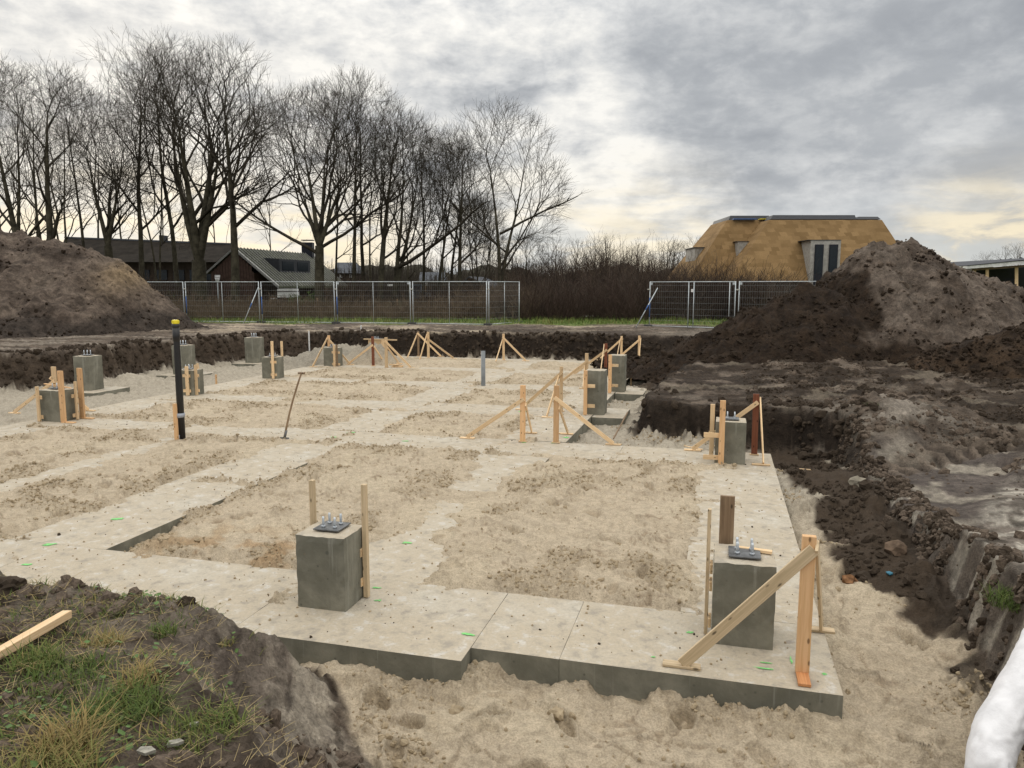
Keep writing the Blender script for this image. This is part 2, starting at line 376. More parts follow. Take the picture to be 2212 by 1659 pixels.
# ------------------------------------------------------------------ the ground
# pit foot outline in building axes: (u, v, horizontal run of the bank to its lip)
PIT = [(-1.25, 3.0, .7), (-2.05, 4.0, 1.05), (-2.4, 4.55, 1.0), (-3.1, 4.93, 1.0), (-4.5, 4.9, 1.0), (-6.5, 4.9, .8), (-9.0, 5.0, .8),
       (-14.6, 6.2, .8), (-18.6, 10.5, .8), (-19.2, 16.4, .45), (-18.1, 17.7, .35), (-18.4, 21.8, .35), (-17.6, 24.4, .4), (-16.8, 27.4, .45),
       (-15.0, 28.8, .5), (-13.4, 28.55, .6), (-10.5, 28.7, .55), (-8.2, 28.8, .5), (-5.5, 28.9, .5), (-3.4, 29.4, .7), (-1.5, 29.3, 1.6),
       (-1.45, 26.0, 1.5), (-1.55, 23.0, 1.2), (-1.6, 19.5, .7), (-1.5, 16.5, .25), (-1.55, 14.75, .25), (-.56, 14.25, .24), (.46, 14.05, .24),
       (1.3, 13.9, .25), (1.78, 13.4, .3), (2.0, 12.0, .2), (2.08, 9.6, .12), (2.12, 8.4, .14), (2.12, 7.0, .16), (2.06, 6.0, .18), (2.0, 5.0, .2),
       (1.75, 3.9, .3), (1.3, 3.1, .5), (.2, 2.75, .8)]
CTRL = [(-2.75, 3.6, .74), (-3.4, 3.7, .76), (-4.5, 3.6, .78), (-6.5, 3.6, .82), (-3.2, 2.9, .84), (-2.6, 2.6, .86), (-3.5, 2.0, .98), (-1.8, 2.0, .9), (-1.2, 1.6, .95), (0, 0, 1.1), (1, 1.2, 1.05),
        (2.6, 3.4, .62), (2.5, 5.2, .55), (2.45, 6.6, .56), (2.5, 7.4, .5), (3.3, 6.0, .74), (4.2, 6.8, .80), (2.6, 8.4, .26), (2.5, 9.6, .2), (2.5, 11.3, .2),
        (3.3, 9.2, .42), (3.4, 11.0, .27), (3.1, 7.7, .5), (4.4, 9.0, .62), (4.6, 11.0, .5), (6, 8, .85), (2.3, 13.1, .56), (2.9, 13.0, .66), (2.5, 14.2, .72), (3.4, 14.0, .64),
        (4.8, 13.4, .5), (6.4, 13, .6), (8, 11, .8), (-.9, 15.2, .55), (.5, 14.9, .55), (1.5, 15.0, .57), (.2, 18, .58), (3, 17.5, .6), (6, 16, .66), (9, 15, .75), (.5, 23, .72),
        (3, 22, .74), (.5, 28, .8), (-1, 31.2, .85), (-4, 31, .86), (-8, 30.5, .87), (-12, 30.6, .88), (-15, 31, .88), (-19.2, 27, .88), (-20.5, 23, .87), (-20, 18, .86),
        (-22, 12, .9), (-16, 4, .95), (-10, 3.2, .98), (-24, 31, .95), (-18, 34, .95), (-10, 35, .96), (-2, 35, .97), (6, 30, .95), (12, 22, .9), (8, 26, .9)]
_P = np.array([p[:2] for p in PIT]); _Wd = np.array([p[2] for p in PIT]); _C = np.array(CTRL)
# concrete strips of the raft: (u0, u1, v0, v1)
STRIPS = [(-13.6, -9.9, 5.05, 6.36), (-9.899, -6.75, 5.05, 6.36), (-6.749, -3.71, 5.05, 6.36), (-3.709, -1.751, 5.05, 6.36), (-1.7485, -1.0602, 5.27, 6.36), (-1.059, .9, 5.27, 6.36),
          (-.23, .9, 6.361, 7.92), (-.23, .9, 7.9212, 9.92), (-.23, .9, 9.9212, 11.849),
          (-13.6, -10.2, 11.85, 13.05), (-10.199, -6.6, 11.85, 13.05), (-6.599, -3.6, 11.85, 13.05), (-3.599, -1.52, 11.85, 13.03), (-1.519, .9, 11.85, 13.03),
          (-7.4, -6.14, 6.361, 9.1), (-7.4, -6.14, 9.1012, 11.849), (-3.72, -2.56, 6.361, 9.3), (-3.72, -2.56, 9.3012, 11.849), (-9.9, -8.95, 6.361, 11.849), (-13.6, -12.4, 6.361, 11.849)]
for _v0, _v1 in ((13.06, 15.52), (16.86, 19.35), (20.66, 23.1), (24.4, 26.9)):
    STRIPS += [(-7.4, -6.14, _v0, _v1), (-3.72, -2.54, _v0, _v1), (-13.6, -12.4, _v0, _v1)]
for _v0, _v1 in ((15.53, 16.85), (19.36, 20.65), (23.11, 24.39), (26.91, 27.8)):
    STRIPS += [(-13.6, -9.9, _v0, _v1), (-9.899, -6.5, _v0, _v1), (-6.499, -2.54, _v0, _v1)]
_S = np.array(STRIPS)
BUMPS = [(720, 1058, 0, .0)]
def pit_sd(u, v):
    """signed distance to the pit's foot (positive outside) and the bank width there"""
    best = np.full(u.shape, 1e9); wd = np.zeros_like(u); ins = np.zeros(u.shape, bool); n = len(_P)
    for i in range(n):
        a = _P[i]; b_ = _P[(i + 1) % n]; e_ = b_ - a
        t = np.clip(((u - a[0]) * e_[0] + (v - a[1]) * e_[1]) / (e_ @ e_), 0, 1)
        dd = (u - a[0] - t * e_[0]) ** 2 + (v - a[1] - t * e_[1]) ** 2
        k = dd < best; best = np.where(k, dd, best); wd = np.where(k, _Wd[i] * (1 - t) + _Wd[(i + 1) % n] * t, wd)
        c_ = ((a[1] > v) != (b_[1] > v)); den_ = b_[1] - a[1] if b_[1] != a[1] else 1e-9
        ins ^= c_ & (u < (b_[0] - a[0]) * (v - a[1]) / den_ + a[0])
    return np.where(ins, -1, 1) * np.sqrt(best), wd
def strip_sd(u, v):
    """distance to the nearest concrete strip, negative on the concrete"""
    best = np.full(u.shape, 1e9)
    for a, b_, c_, d_ in STRIPS:
        qx = np.maximum(a - u, u - b_); qy = np.maximum(c_ - v, v - d_)
        best = np.minimum(best, np.hypot(np.maximum(qx, 0), np.maximum(qy, 0)) + np.minimum(np.maximum(qx, qy), 0))
    return best
def footprint(u, v, e=0.0):
    return ((u > -13.6 + e) & (u < -2.5 - e) & (v > 5.05 + e) & (v < 27.8 - e)) | ((u > -3.8) & (u < .9 - e) & (v > 5.27 + e) & (v < 13.0 - e))
def gauss(u, v, cu, cv, r): return np.exp(-((u - cu) ** 2 + (v - cv) ** 2) / (2 * r * r))
DENTS = []
for _ in range(650):
    uu, vv = random.uniform(-13, 1.9), random.uniform(3.4, 26)
    DENTS.append((uu, vv, random.uniform(0, 3.14), random.uniform(.10, .19), random.uniform(.045, .085), random.uniform(.02, .055)))
def terrain(x, y):
    u = x * U.x + y * U.y; v = x * V.x + y * V.y
    sd, wd = pit_sd(u, v)
    rag = fbm(x, y, .9, 4, 3) * .17 + fbm(x, y, .22, 3, 9) * .06 * sst(wd, .9, .5)
    sdr = sd + rag * np.clip(wd / .5, .35, 1.0)
    # ---- natural ground
    num = np.zeros_like(u); den_ = np.zeros_like(u)
    for cu, cv, cz in CTRL:
        k = 1.0 / ((u - cu) ** 2 + (v - cv) ** 2 + .12) ** 1.7; num += k * cz; den_ += k
    g = num / den_
    rough_right = sst(u, .5, 2.5) * sst(v, 40, 30)
    smooth_ = sst(u, 1.9, 2.1) * sst(u, 3.8, 3.2) * sst(v, 6.0, 6.6) * sst(v, 12.6, 12.0); g0 = g + fbm(x, y, 1.1, 3, 22) * .03
    g = g + fbm(x, y, 2.6, 5, 21) * .05 + fbm(x, y, .55, 4, 31) * (.018 + .03 * rough_right)
    soilmask = sst(fbm(x, y, 1.4, 3, 77), -.25, .25)
    g = g + lumps(x, y, .13, 5) * .05 * soilmask + lumps(x, y, .06, 8) * .022 + lumps(x, y, .34, 6) * .09 * soilmask * rough_right + .26 * gauss(u, v, 2.75, 13.5, .42) - .22 * gauss(u, v, 3.35, 12.5, .38) + .10 * gauss(u, v, 2.9, 7.2, .5)
    # wheel tracks on the right
    tr = np.sin((v - .35 * u + fbm(x, y, 3, 2, 40) * .5) * 7.0) * sst(fbm(x, y, 2.2, 2, 44), -.1, .3) * rough_right
    g = g + tr * .025
    g = g * (1 - .8 * smooth_) + g0 * .8 * smooth_
    # tyre lug prints pressed into the soft soil
    ta, tb = at(1885, 975, .5), at(2230, 918, .66); tdx, tdy = tb.x - ta.x, tb.y - ta.y; tl = math.hypot(tdx, tdy); tdx /= tl; tdy /= tl
    tp = (x - ta.x) * tdx + (y - ta.y) * tdy; ts = -(x - ta.x) * tdy + (y - ta.y) * tdx; tm = sst(np.abs(ts), .36, .26) * sst(tp, 0., .3) * sst(tp, tl + 1.5, tl)
    lug = sst(np.sin((tp + .5 * np.abs(ts)) * 2 * np.pi / .30), -.1, .35); g = g + tm * (-.07 + .075 * lug)
    # ---- pit floor
    inside = footprint(u, v, .55); ssd = strip_sd(u, v)
    big_ = fbm(x, y, 1.5, 3, 51); med = fbm(x, y, .45, 4, 52); fine = fbm(x, y, .09, 3, 53)
    crumb = sst(fbm(x, y, 1.1, 3, 54) * .8 + .44 * np.exp(-((ssd - .16) / .28) ** 2), .26, .5)
    l1 = lumps(x, y, .075, 61); l2 = lumps(x, y, .038, 62); l3 = lumps(x, y, .15, 63)
    scuff = np.maximum(0, perlin(x * 2.2 + big_ * .8, y * 3.4, 58)) ** 2 * .05
    shift = -.09 + .10 * sst(u, -7.6, -8.6) * sst(v, 6.6, 7.2) + .36 * np.exp(-((u + 3.1) / .9) ** 2) * sst(v, 6.8, 7.6) * sst(v, 11.6, 10.8) + .22 * np.exp(-((u + 9.4) / .8) ** 2) * sst(v, 6.5, 7.2) - .12 * sst(v, 6.9, 6.3)
    pan = -.058 + .070 * sst(ssd + big_ * .13 + med * .12 + fine * .05 + shift, -.26, .0) + med * .011 + scuff * (1 - crumb)
    ridge = np.maximum(0, 1 - np.abs(fbm(x, y, .62, 3, 57)) * 7.) * sst(fbm(x, y, 1.9, 2, 59), -.05, .35)
    lev = sst(ssd, -.45, .05)
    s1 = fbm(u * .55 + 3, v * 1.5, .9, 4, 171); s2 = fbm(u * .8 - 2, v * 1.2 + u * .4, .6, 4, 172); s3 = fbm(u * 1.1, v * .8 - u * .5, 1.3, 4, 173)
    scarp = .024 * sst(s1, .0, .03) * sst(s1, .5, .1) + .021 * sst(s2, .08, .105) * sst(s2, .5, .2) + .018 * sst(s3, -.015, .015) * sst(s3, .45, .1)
    drag = .010 * np.sin((u * .96 + v * .28) * 38 + 3 * big_) * sst(fbm(x, y, 1.4, 2, 175), .12, .3)
    pan = pan + lev * (crumb * (l1 * .024 + l2 * .012 + l3 * .016 + fine * .010) + ridge * .022 + scarp + drag * (1 - crumb)) + fine * .004
    pan = np.where((ssd < -.45) & (shift < .12), np.minimum(pan, -.035 + .02 * crumb), pan)
    hole = (u > -6.7) & (u < -5.2) & (v > 5.9) & (v < 7.75)
    pan = pan - np.where(hole, .13 * sst(u, -5.72, -6.02) * sst(v, 7.75, 7.2), 0)
    out = -.215 + big_ * .035 + med * .028 + scuff * .6 + crumb * (l1 * .026 + l2 * .012 + l3 * .030) + fine * .006 + .022 * np.maximum(0, 1 - np.abs(fbm(x, y, .5, 3, 157)) * 6.)
    edge = np.exp(-np.maximum(0, np.maximum(5.2 - v, u - .9)) / .28)
    out = out + scarp * .9
    out = out + .05 * edge * sst(med, -.2, .4)
    out = out + .30 * gauss(u, v, 1.62, 11.4, .45) + .27 * gauss(u, v, 1.75, 10.2, .5) + .18 * gauss(u, v, 1.8, 8.7, .45) + .15 * gauss(u, v, 1.95, 7.7, .35) + .1 * gauss(u, v, 1.15, 11.9, .3) + .12 * gauss(u, v, 1.1, 10.0, .2)
    out = out + .22 * gauss(u, v, -1.75, 21.2, .4) + .12 * gauss(u, v, -.9, 13.7, .5)
    # slumped sand heaps beside the low blocks at the back left
    for hu, hv, hr, hh in ((-13.9, 24.6, .55, .42), (-14.4, 23.2, .6, .38), (-12.0, 25.4, .45, .48), (-11.7, 24.9, .35, .30), (-14.6, 26.2, .8, .45), (-15.2, 21.4, .5, .22), (-16.9, 18.9, .5, .25), (-13.0, 25.9, .5, .4), (-14.5, 28.0, .7, .5)):
        hb = hh * np.maximum(0, gauss(u, v, hu, hv, hr) + .18 * l3 * gauss(u, v, hu, hv, hr))
        pan = pan + hb; out = out + hb
    dent = np.zeros_like(u)
    for du, dv, da, dl, dw, dd in DENTS:
        k = np.where((np.abs(u - du) < .4) & (np.abs(v - dv) < .4))[0]
        if not len(k): continue
        a = (u[k] - du) * math.cos(da) + (v[k] - dv) * math.sin(da); b_ = -(u[k] - du) * math.sin(da) + (v[k] - dv) * math.cos(da)
        q = np.sqrt((a / dl) ** 2 + (b_ / dw) ** 2)
        dent[k] += -dd * sst(q, 1.05, .75) + .4 * dd * np.exp(-((q - 1.2) / .16) ** 2)
    pan = pan + dent * np.where(ssd > .05, 1, 0); out = out + dent * 1.4
    dent_m = np.clip(-dent / .03, 0, 1)
    flo = np.where(inside, pan, out)
    tal = sst(sd, -.55, .02) * (.5 + .5 * sst(fbm(x, y, .8, 3, 70), -.2, .3)) * np.where(inside, 0, 1) * np.where(v < 5.2, .35, 1.)
    flo = flo + tal * (.10 + .10 * l3 + .05 * l1)
    tt = np.clip(sdr / np.maximum(wd, .05), 0, 1); prof = tt * (1 - .35) + .35 * sst(tt, 0, 1)
    nearslope = sst(v, 5.2, 4.6) * sst(u, -.8, -1.6)
    gully = fbm(u * 3.2 + v * 1.1, v * .5 - u * .3, .55, 4, 81) * .045 * nearslope * sst(tt, 0, .3) * sst(tt, 1, .75)
    wallmid = sst(tt, 0., .15) * sst(tt, 1., .8)
    h = flo * (1 - prof) + g * prof + gully + wallmid * (fbm(x, y, .25, 3, 83) * .09 + l3 * .05) * (1 - .75 * nearslope) * np.where((u > 1.6) & (v < 13), .8, 1.)
    # ---- soil kinds
    n = len(u); sand = np.array((.485, .405, .298)); C = np.tile(sand, (n, 1))
    C = mixc(C, sst(big_ + med * .4, .1, .6) * .55, (.52, .44, .32))
    C = mixc(C, np.clip(crumb * .5 * (1 - .6 * l1), 0, 1), (.36, .29, .20)); C = mixc(C, ridge * .35, (.33, .26, .17))
    C = mixc(C, sst(fbm(x, y, .5, 3, 90), .35, .6) * .35, (.38, .31, .22))
    brk = sst(fbm(x, y, .7, 3, 176), -.05, .22); damp_shade = np.maximum(np.exp(-((s1 - .0) / .022) ** 2), np.maximum(np.exp(-((s2 - .085) / .024) ** 2), np.exp(-((s3 + .01) / .018) ** 2))) * brk * np.where(ssd > -.1, 1., 0.) * (1 - .6 * crumb)  # dark ledge lines: moist sand plus the ledges' shade, put into the colour
    damp_shade = np.where(inside, damp_shade, damp_shade * .7)
    C = mixc(C, np.clip(damp_shade, 0, 1) * .75, (.255, .19, .125)); C = mixc(C, dent_m * .55, (.30, .235, .155))
    greyw = np.where(inside, 0., 1.) * sst(v, 8, 11)
    C = mixc(C, greyw * .7, (.36, .33, .275))
    orange = gauss(u, v, -5.2, 6.65, .5) + gauss(u, v, -4.3, 6.6, .3)
    C = mixc(C, np.clip(orange, 0, 1) * sst(med, -.1, .3) * .6, (.33, .20, .09))
    for hu, hv, hr in ((-14.2, 24.0, 1.0), (-12.0, 25.3, .7), (-14.8, 26.6, 1.2), (-13.2, 26.4, .8)):
        C = mixc(C, np.clip(gauss(u, v, hu, hv, hr) * 1.2, 0, 1) * .8, (.27, .245, .20))
    spill = np.clip(1.6 * gauss(u, v, 1.75, 11.2, .5) + 1.6 * gauss(u, v, 1.8, 9.7, .45) + 1.5 * gauss(u, v, 1.8, 8.5, .42) + 1.4 * gauss(u, v, 1.92, 7.7, .34) + .9 * gauss(u, v, 2.0, 7.0, .25) + .9 * gauss(u, v, .9, 13.9, .9) + 1.2 * gauss(u, v, -1.7, 21.2, .5) + 1.1 * gauss(u, v, 1.3, 12.6, .45), 0, 2)
    spill = np.where(inside, 0, sst(spill + fbm(x, y, .5, 4, 95) * .4, .5, .75))
    C = mixc(C, spill, (.058, .042, .029))
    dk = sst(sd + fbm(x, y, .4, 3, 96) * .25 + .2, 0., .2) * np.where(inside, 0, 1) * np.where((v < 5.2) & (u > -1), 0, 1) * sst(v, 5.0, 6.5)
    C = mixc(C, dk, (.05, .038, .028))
    outm = sst(sdr, -.06, .02)
    p1 = fbm(x, y, 3.5, 4, 101); p2 = fbm(x, y, .8, 4, 102); p3 = fbm(x * .35, y * 1.4, 1.2, 4, 103)
    G = np.tile(np.array((.125, .098, .076)), (n, 1))
    G = mixc(G, sst(p2, 0, .5), (.085, .067, .053))
    G = mixc(G, sst(p3, .12, .5) * .8, (.24, .205, .165))
    farleft = sst(v, 24, 29) * sst(u, 2, -6)
    G = mixc(G, farleft * sst(p1 + p3 * .7, 0.02, .35) * .85, (.38, .315, .235))
    right = sst(u, -2.2, -1.0) * sst(v, 6, 9)
    G = mixc(G, right * sst(p2 + .45, -.1, .4) * .95, (.033, .023, .0155))
    G = mixc(G, right * sst(p3, .2, .5) * .55, (.070, .052, .038))
    G = mixc(G, right * sst(fbm(x, y, 1.3, 4, 104) , .42, .6) * .45 * sst(v, 30, 20), (.22, .185, .14))
    shelf = sst(u, 1.9, 2.2) * sst(u, 4.6, 3.6) * sst(v, 7.8, 8.6) * sst(v, 12.6, 11.8)
    G = mixc(G, shelf * .85, (.105, .088, .078)); G = mixc(G, shelf * sst(p2, .1, .4) * .8, (.36, .32, .26))
    rm = sst(u - 2.05 - np.maximum(0, v - 7.4) * .42, 0., .22) * sst(v, 11.0, 9.8) * sst(u, 6.5, 5.0); G = mixc(G, rm * .9, (.17, .146, .122)); p4 = fbm(u * 1.6 - v * .6, v * 2.6, .7, 4, 133); G = mixc(G, rm * sst(p4, -.08, .14) * .95, (.40, .365, .31)); G = mixc(G, rm * sst(fbm(x, y, .35, 3, 134), .2, .45) * .8, (.05, .04, .03))
    mt = gauss(u, v, 2.75, 13.5, .75); G = mixc(G, np.clip(mt * 1.3, 0, 1) * sst(p2 + .2, -.2, .3) * .9, (.27, .235, .195))
    backdark = gauss(u, v, -5, 30.0, 1.6) + gauss(u, v, -1.6, 28.4, 1.8) + gauss(u, v, -8, 30.6, 1.0)
    G = mixc(G, np.clip(backdark, 0, 1) * .9, (.05, .038, .03))
    G = mixc(G, gauss(u, v, .5, 31.2, 1.6) * .9, (.26, .225, .185))
    nearm = sst(v, 6, 5) * sst(u, -.6, -1.4)
    G = mixc(G, nearm * .5, (.09, .07, .053)); G = mixc(G, nearm * sst(p2, -.1, .3) * .8, (.05, .037, .027))
    grassy = sst(y + p1 * 1.2 + .1 * x, 35.2, 36.4)
    G = mixc(G, grassy, (.12, .16, .045)); G = mixc(G, grassy * sst(p2, .1, .4) * .6, (.17, .15, .06))
    G = mixc(G, tm * lug * .8, (.15, .118, .09)); G = mixc(G, tm * (1 - lug) * .6, (.06, .045, .033))
    # bank faces
    wall = sst(tt, .02, .12) * sst(tt, 1.0, .86)
    Wc = np.tile(np.array((.026, .019, .014)), (n, 1)); Wc = mixc(Wc, sst(p2 + p3, .1, .7) * .5, (.052, .039, .028))
    Wc = mixc(Wc, sst(u, -15, -17) * .6, (.10, .075, .055))
    rb = sst(u, 1.7, 2.0) * sst(v, 13, 11.5); drip = sst(perlin(u * 5 + v * 5, h * 1.2, 110) + .4 * p2, .05, .3)
    Wc = mixc(Wc, rb * .9, (.115, .095, .078)); Wc = mixc(Wc, rb * drip * .8, (.32, .29, .24)); Wc = mixc(Wc, rb * sst(p2 - .3 * p3, .15, .45) * .8, (.05, .038, .028))
    Wc = mixc(Wc, nearslope, (.15, .124, .10))
    st_ = sst(fbm(u * 2.2 + v * .8, v * .9 - u * .3, .4, 4, 120), .02, .3)
    Wc = mixc(Wc, nearslope * st_ * .6, (.27, .232, .185)); Wc = mixc(Wc, nearslope * sst(tt + .35 * fbm(u * 2.2 + v * .8, v * .9 - u * .3, .5, 3, 123), .55, .15) * .75, (.36, .315, .25)); Wc = mixc(Wc, nearslope * sst(fbm(u * 3 + v, v * .5, .35, 3, 121), .3, .5) * .7, (.07, .055, .045))
    G = G * (1 - wall[:, None]) + Wc * wall[:, None]
    C = C * (1 - outm[:, None]) + G * outm[:, None]
    return h, C, sdr, grassy
def ground_z(x, y):
    h = terrain(np.array([float(x)]), np.array([float(y)]))[0]; return float(h[0])

def add_col(me, C):
    a = me.attributes.new('Col', 'FLOAT_COLOR', 'POINT')
    a.data.foreach_set('color', np.concatenate([C, np.ones((len(C), 1))], 1).astype(np.float32).ravel())
ang = np.concatenate([np.linspace(-62, -37, 44)[:-1], np.linspace(-37, 37, 690), np.linspace(37, 62, 44)[1:]])
rad = [.5]; r = .5
while r < 48:
    r += .12 if r < 2.2 else min(max(r * r * .00074, .012), .095 if r < 34 else .3); rad.append(r)
rad = np.array(rad)
AA, RR = np.meshgrid(np.radians(ang), rad)
X = (np.sin(AA) * RR).ravel(); Y = (np.cos(AA) * RR).ravel()
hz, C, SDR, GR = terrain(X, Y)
na = len(ang); nr = len(rad)
i0 = (np.arange(nr - 1)[:, None] * na + np.arange(na - 1)[None, :]).ravel()
F = np.stack([i0, i0 + 1, i0 + na + 1, i0 + na], 1)[:, ::-1]
VV = np.stack([X, Y, hz], 1)
cls = np.where(SDR[F].mean(1) < 0.0, 0, np.where(GR[F].mean(1) > .5, 2, 1))
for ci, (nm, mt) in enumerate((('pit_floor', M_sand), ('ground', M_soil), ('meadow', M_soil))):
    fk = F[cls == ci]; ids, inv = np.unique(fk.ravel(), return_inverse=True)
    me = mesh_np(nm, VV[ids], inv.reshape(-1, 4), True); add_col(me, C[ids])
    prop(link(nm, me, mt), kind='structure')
# ground that carries on to the horizon
bm = bmesh.new(); a_ = np.radians(np.linspace(-75, 75, 61)); rr_ = (47.6, 70, 120, 250, 600, 1500)
g_ = [[bm.verts.new((math.sin(a) * q, math.cos(a) * q, .93 - (.03 if q < 48 else 0))) for a in a_] for q in rr_]
for r0, r1 in zip(g_, g_[1:]):
    for k in range(60): bm.faces.new((r0[k], r1[k], r1[k + 1], r0[k + 1]))
M_field = plain('rough_field', (.085, .085, .04), .95, .1, 0., .4, .4)
prop(link('field', bm_mesh('field', bm), M_field), kind='structure')
# ------------------------------------------------------------------ concrete raft
found = empty('foundation', B(-6, 12, 0), 'pale concrete strip foundation with sand filled bays in the pit', 'foundation', kind='structure')
def slab_mesh(name, u0, u1, v0, v1, z0, z1, step=.22, jit=.004, org=None, mats=None, top=True):
    """concrete block with uneven arrises; top faces carry the trowelled material, sides the formed one, with shade in its colour"""
    nu = max(1, min(60, int((u1 - u0) / step))); nv = max(1, min(60, int((v1 - v0) / step))); nz = max(1, min(12, int((z1 - z0) / step)))
    bm = bmesh.new(); vs = {}
    rg = random.Random(hash((round(u0, 2), round(v0, 2))) & 0xffff)
    def vert(i, j, k):
        key = (i, j, k)
        if key not in vs:
            ed = (i in (0, nu)) + (j in (0, nv)) + (k in (0, nz))
            q = jit * (1.0 if ed >= 2 else .35)
            uu = u0 + (u1 - u0) * i / nu; vv = v0 + (v1 - v0) * j / nv; zz = z0 + (z1 - z0) * k / nz
            inn = jit * 1.6 if ed >= 2 else 0
            su = (1 if i == 0 else -1 if i == nu else 0) * inn * rg.random(); sv = (1 if j == 0 else -1 if j == nv else 0) * inn * rg.random()
            szz = (-1 if k == nz else 0) * inn * rg.random()
            p = B(uu + su + rg.uniform(-q, q) * .6 * (i not in (0, nu) or ed < 2), vv + sv + rg.uniform(-q, q) * .6 * (j not in (0, nv) or ed < 2), zz + szz + (rg.uniform(-q, q) if ed < 2 and k == nz else 0))
            vs[key] = bm.verts.new(p - org)
        return vs[key]
    def quad(a, b_, c_, d_, mi):
        f_ = bm.faces.new((vert(*a), vert(*b_), vert(*c_), vert(*d_))); f_.material_index = mi
    for i in range(nu):
        for j in range(nv): quad((i, j, nz), (i + 1, j, nz), (i + 1, j + 1, nz), (i, j + 1, nz), 0)
    for k in range(nz):
        for i in range(nu):
            quad((i, 0, k), (i + 1, 0, k), (i + 1, 0, k + 1), (i, 0, k + 1), 1); quad((i + 1, nv, k), (i, nv, k), (i, nv, k + 1), (i + 1, nv, k + 1), 1)
        for j in range(nv):
            quad((nu, j, k), (nu, j + 1, k), (nu, j + 1, k + 1), (nu, j, k + 1), 1); quad((0, j + 1, k), (0, j, k), (0, j, k + 1), (0, j + 1, k + 1), 1)
    bmesh.ops.recalc_face_normals(bm, faces=bm.faces[:])
    return bm_mesh(name, bm)
for a, b_, c_, d_ in STRIPS:
    o_ = B((a + b_) / 2, (c_ + d_) / 2)
    me = slab_mesh('concrete_strip', a, b_, c_, d_, -.40, 0, .24, .0012, o_)
    link('concrete_strip', me, [M_conc_top, M_conc], found, o_ - found.location)
def paint(px, py, lx, ly, rot=0.):
    p = at(px, py, .004); bm = bmesh.new(); rg = random.Random(px * 7 + py)
    for _ in range(5):
        cx, cy = rg.uniform(-.35, .35) * lx, rg.uniform(-.3, .3) * ly; q = []
        n = 9
        for k in range(n):
            a = 2 * math.pi * k / n; s_ = rg.uniform(.25, .62)
            x_, y_ = cx + math.cos(a) * lx * s_ * .8, cy + math.sin(a) * ly * s_ * .7
            q.append(bm.verts.new((x_ * math.cos(rot) - y_ * math.sin(rot), x_ * math.sin(rot) + y_ * math.cos(rot), _ * .0006)))
        bm.faces.new(q)
    link('paint_mark', bm_mesh('paint_mark', bm), M_paint, found, p - found.location)
for px, py, lx, ly, r_ in ((1010, 1370, .09, .05, -.2), (814, 1269, .07, .04, 0), (816, 1297, .05, .03, 0), (1657, 1432, .09, .02, -.27), (1645, 1443, .17, .018, -.27), (1708, 1425, .02, .11, -.27),
                           (1490, 1366, .05, .04, 0), (1412, 1419, .03, .02, 0), (104, 1176, .13, .07, 0), (254, 1121, .12, .08, 0), (56, 1219, .1, .07, 0), (757, 934, .16, .06, 0), (876, 953, .12, .07, 0), (721, 944, .1, .06, 0),
                           (879, 1172, .09, .06, 0), (1131, 956, .07, .04, 0), (1196, 957, .08, .05, 0), (1222, 945, .09, .12, 0), (1780, 1456, .03, .03, 0), (1561, 1009, .06, .03, 0), (1130, 889, .2, .1, 0)):
    paint(px, py, lx * .95, ly * .95, r_)

def bolts(root, c, h=.1, n4=((-.055, -.055), (.055, -.055), (-.055, .055), (.055, .055)), plate=.24, gap=.02):
    z0 = c.z
    bm = bmesh.new(); add_box(bm, (0, 0, 0), U * plate, V * plate, Z * .012); bmesh.ops.bevel(bm, geom=bm.edges[:], offset=.002, segments=1, affect='EDGES')
    link('anchor_plate', bm_mesh('anchor_plate', bm), M_plate, root, c + Z * gap - root.location)
    for du, dv in n4:
        p = c + U * du + V * dv + Z * gap; bm = bmesh.new()
        add_tube(bm, [(0, 0, -.02), (0, 0, h)], .010, 8); add_tube(bm, [(0, 0, .006), (0, 0, .022)], .019, 6)
        for k in range(6): add_tube(bm, [(0, 0, .035 + k * .010), (0, 0, .039 + k * .010)], .0118, 8)
        link('anchor_bolt', bm_mesh('anchor_bolt', bm), M_steel, root, p - root.location)
def column(label, u, v, wu, wv, z0, h, group, bolt=True, dv=0.0, bh=.1, gap=.02):
    """(u, v): the near right corner"""
    c = B(u - wu / 2, v + wv / 2, z0)
    root = empty('concrete_column', c, label, 'concrete column', group)
    me = slab_mesh('shaft', u - wu, u, v, v + wv, z0 - .03, z0 + h, .05, .0055, c)
    link('shaft', me, [M_conc_top, M_conc], root)
    if bolt: bolts(root, c + Z * h + V * dv, bh, gap=gap)
    return root
GL, GT = 'low concrete column stubs on the foundation', 'tall concrete columns on footings'
C_F = column('low grey concrete column nearest the front edge with two upright battens', -2.97, 5.60, .46, .40, 0, .645, GL, dv=.03)
C_W2 = column('low concrete column behind the long diagonal brace at the front corner', .485, 5.82, .46, .46, 0, .66, GL, dv=-.02)
C_W1 = column('low concrete column beside the red brown post near the dark bank', .47, 12.1, .46, .46, 0, .66, GL, dv=0)
C_B = []
for lab, u, v, wu, wv in (('leftmost low concrete column enclosed by orange timber posts', -12.83, 12.37, .55, .48), ('low concrete column behind the black pipe with three pale battens', -12.7, 16.3, .52, .42),
                          ('low concrete column with one pale batten on its front near the tall third column', -12.62, 19.95, .5, .4), ('low concrete column framed by leaning braces in front of sand heaps', -12.57, 23.6, .52, .4)):
    C_B.append(column(lab, u, v, wu, wv, 0, .64, GL, bolt=True, bh=.09 if u > -12.7 else .1))
C_T = []
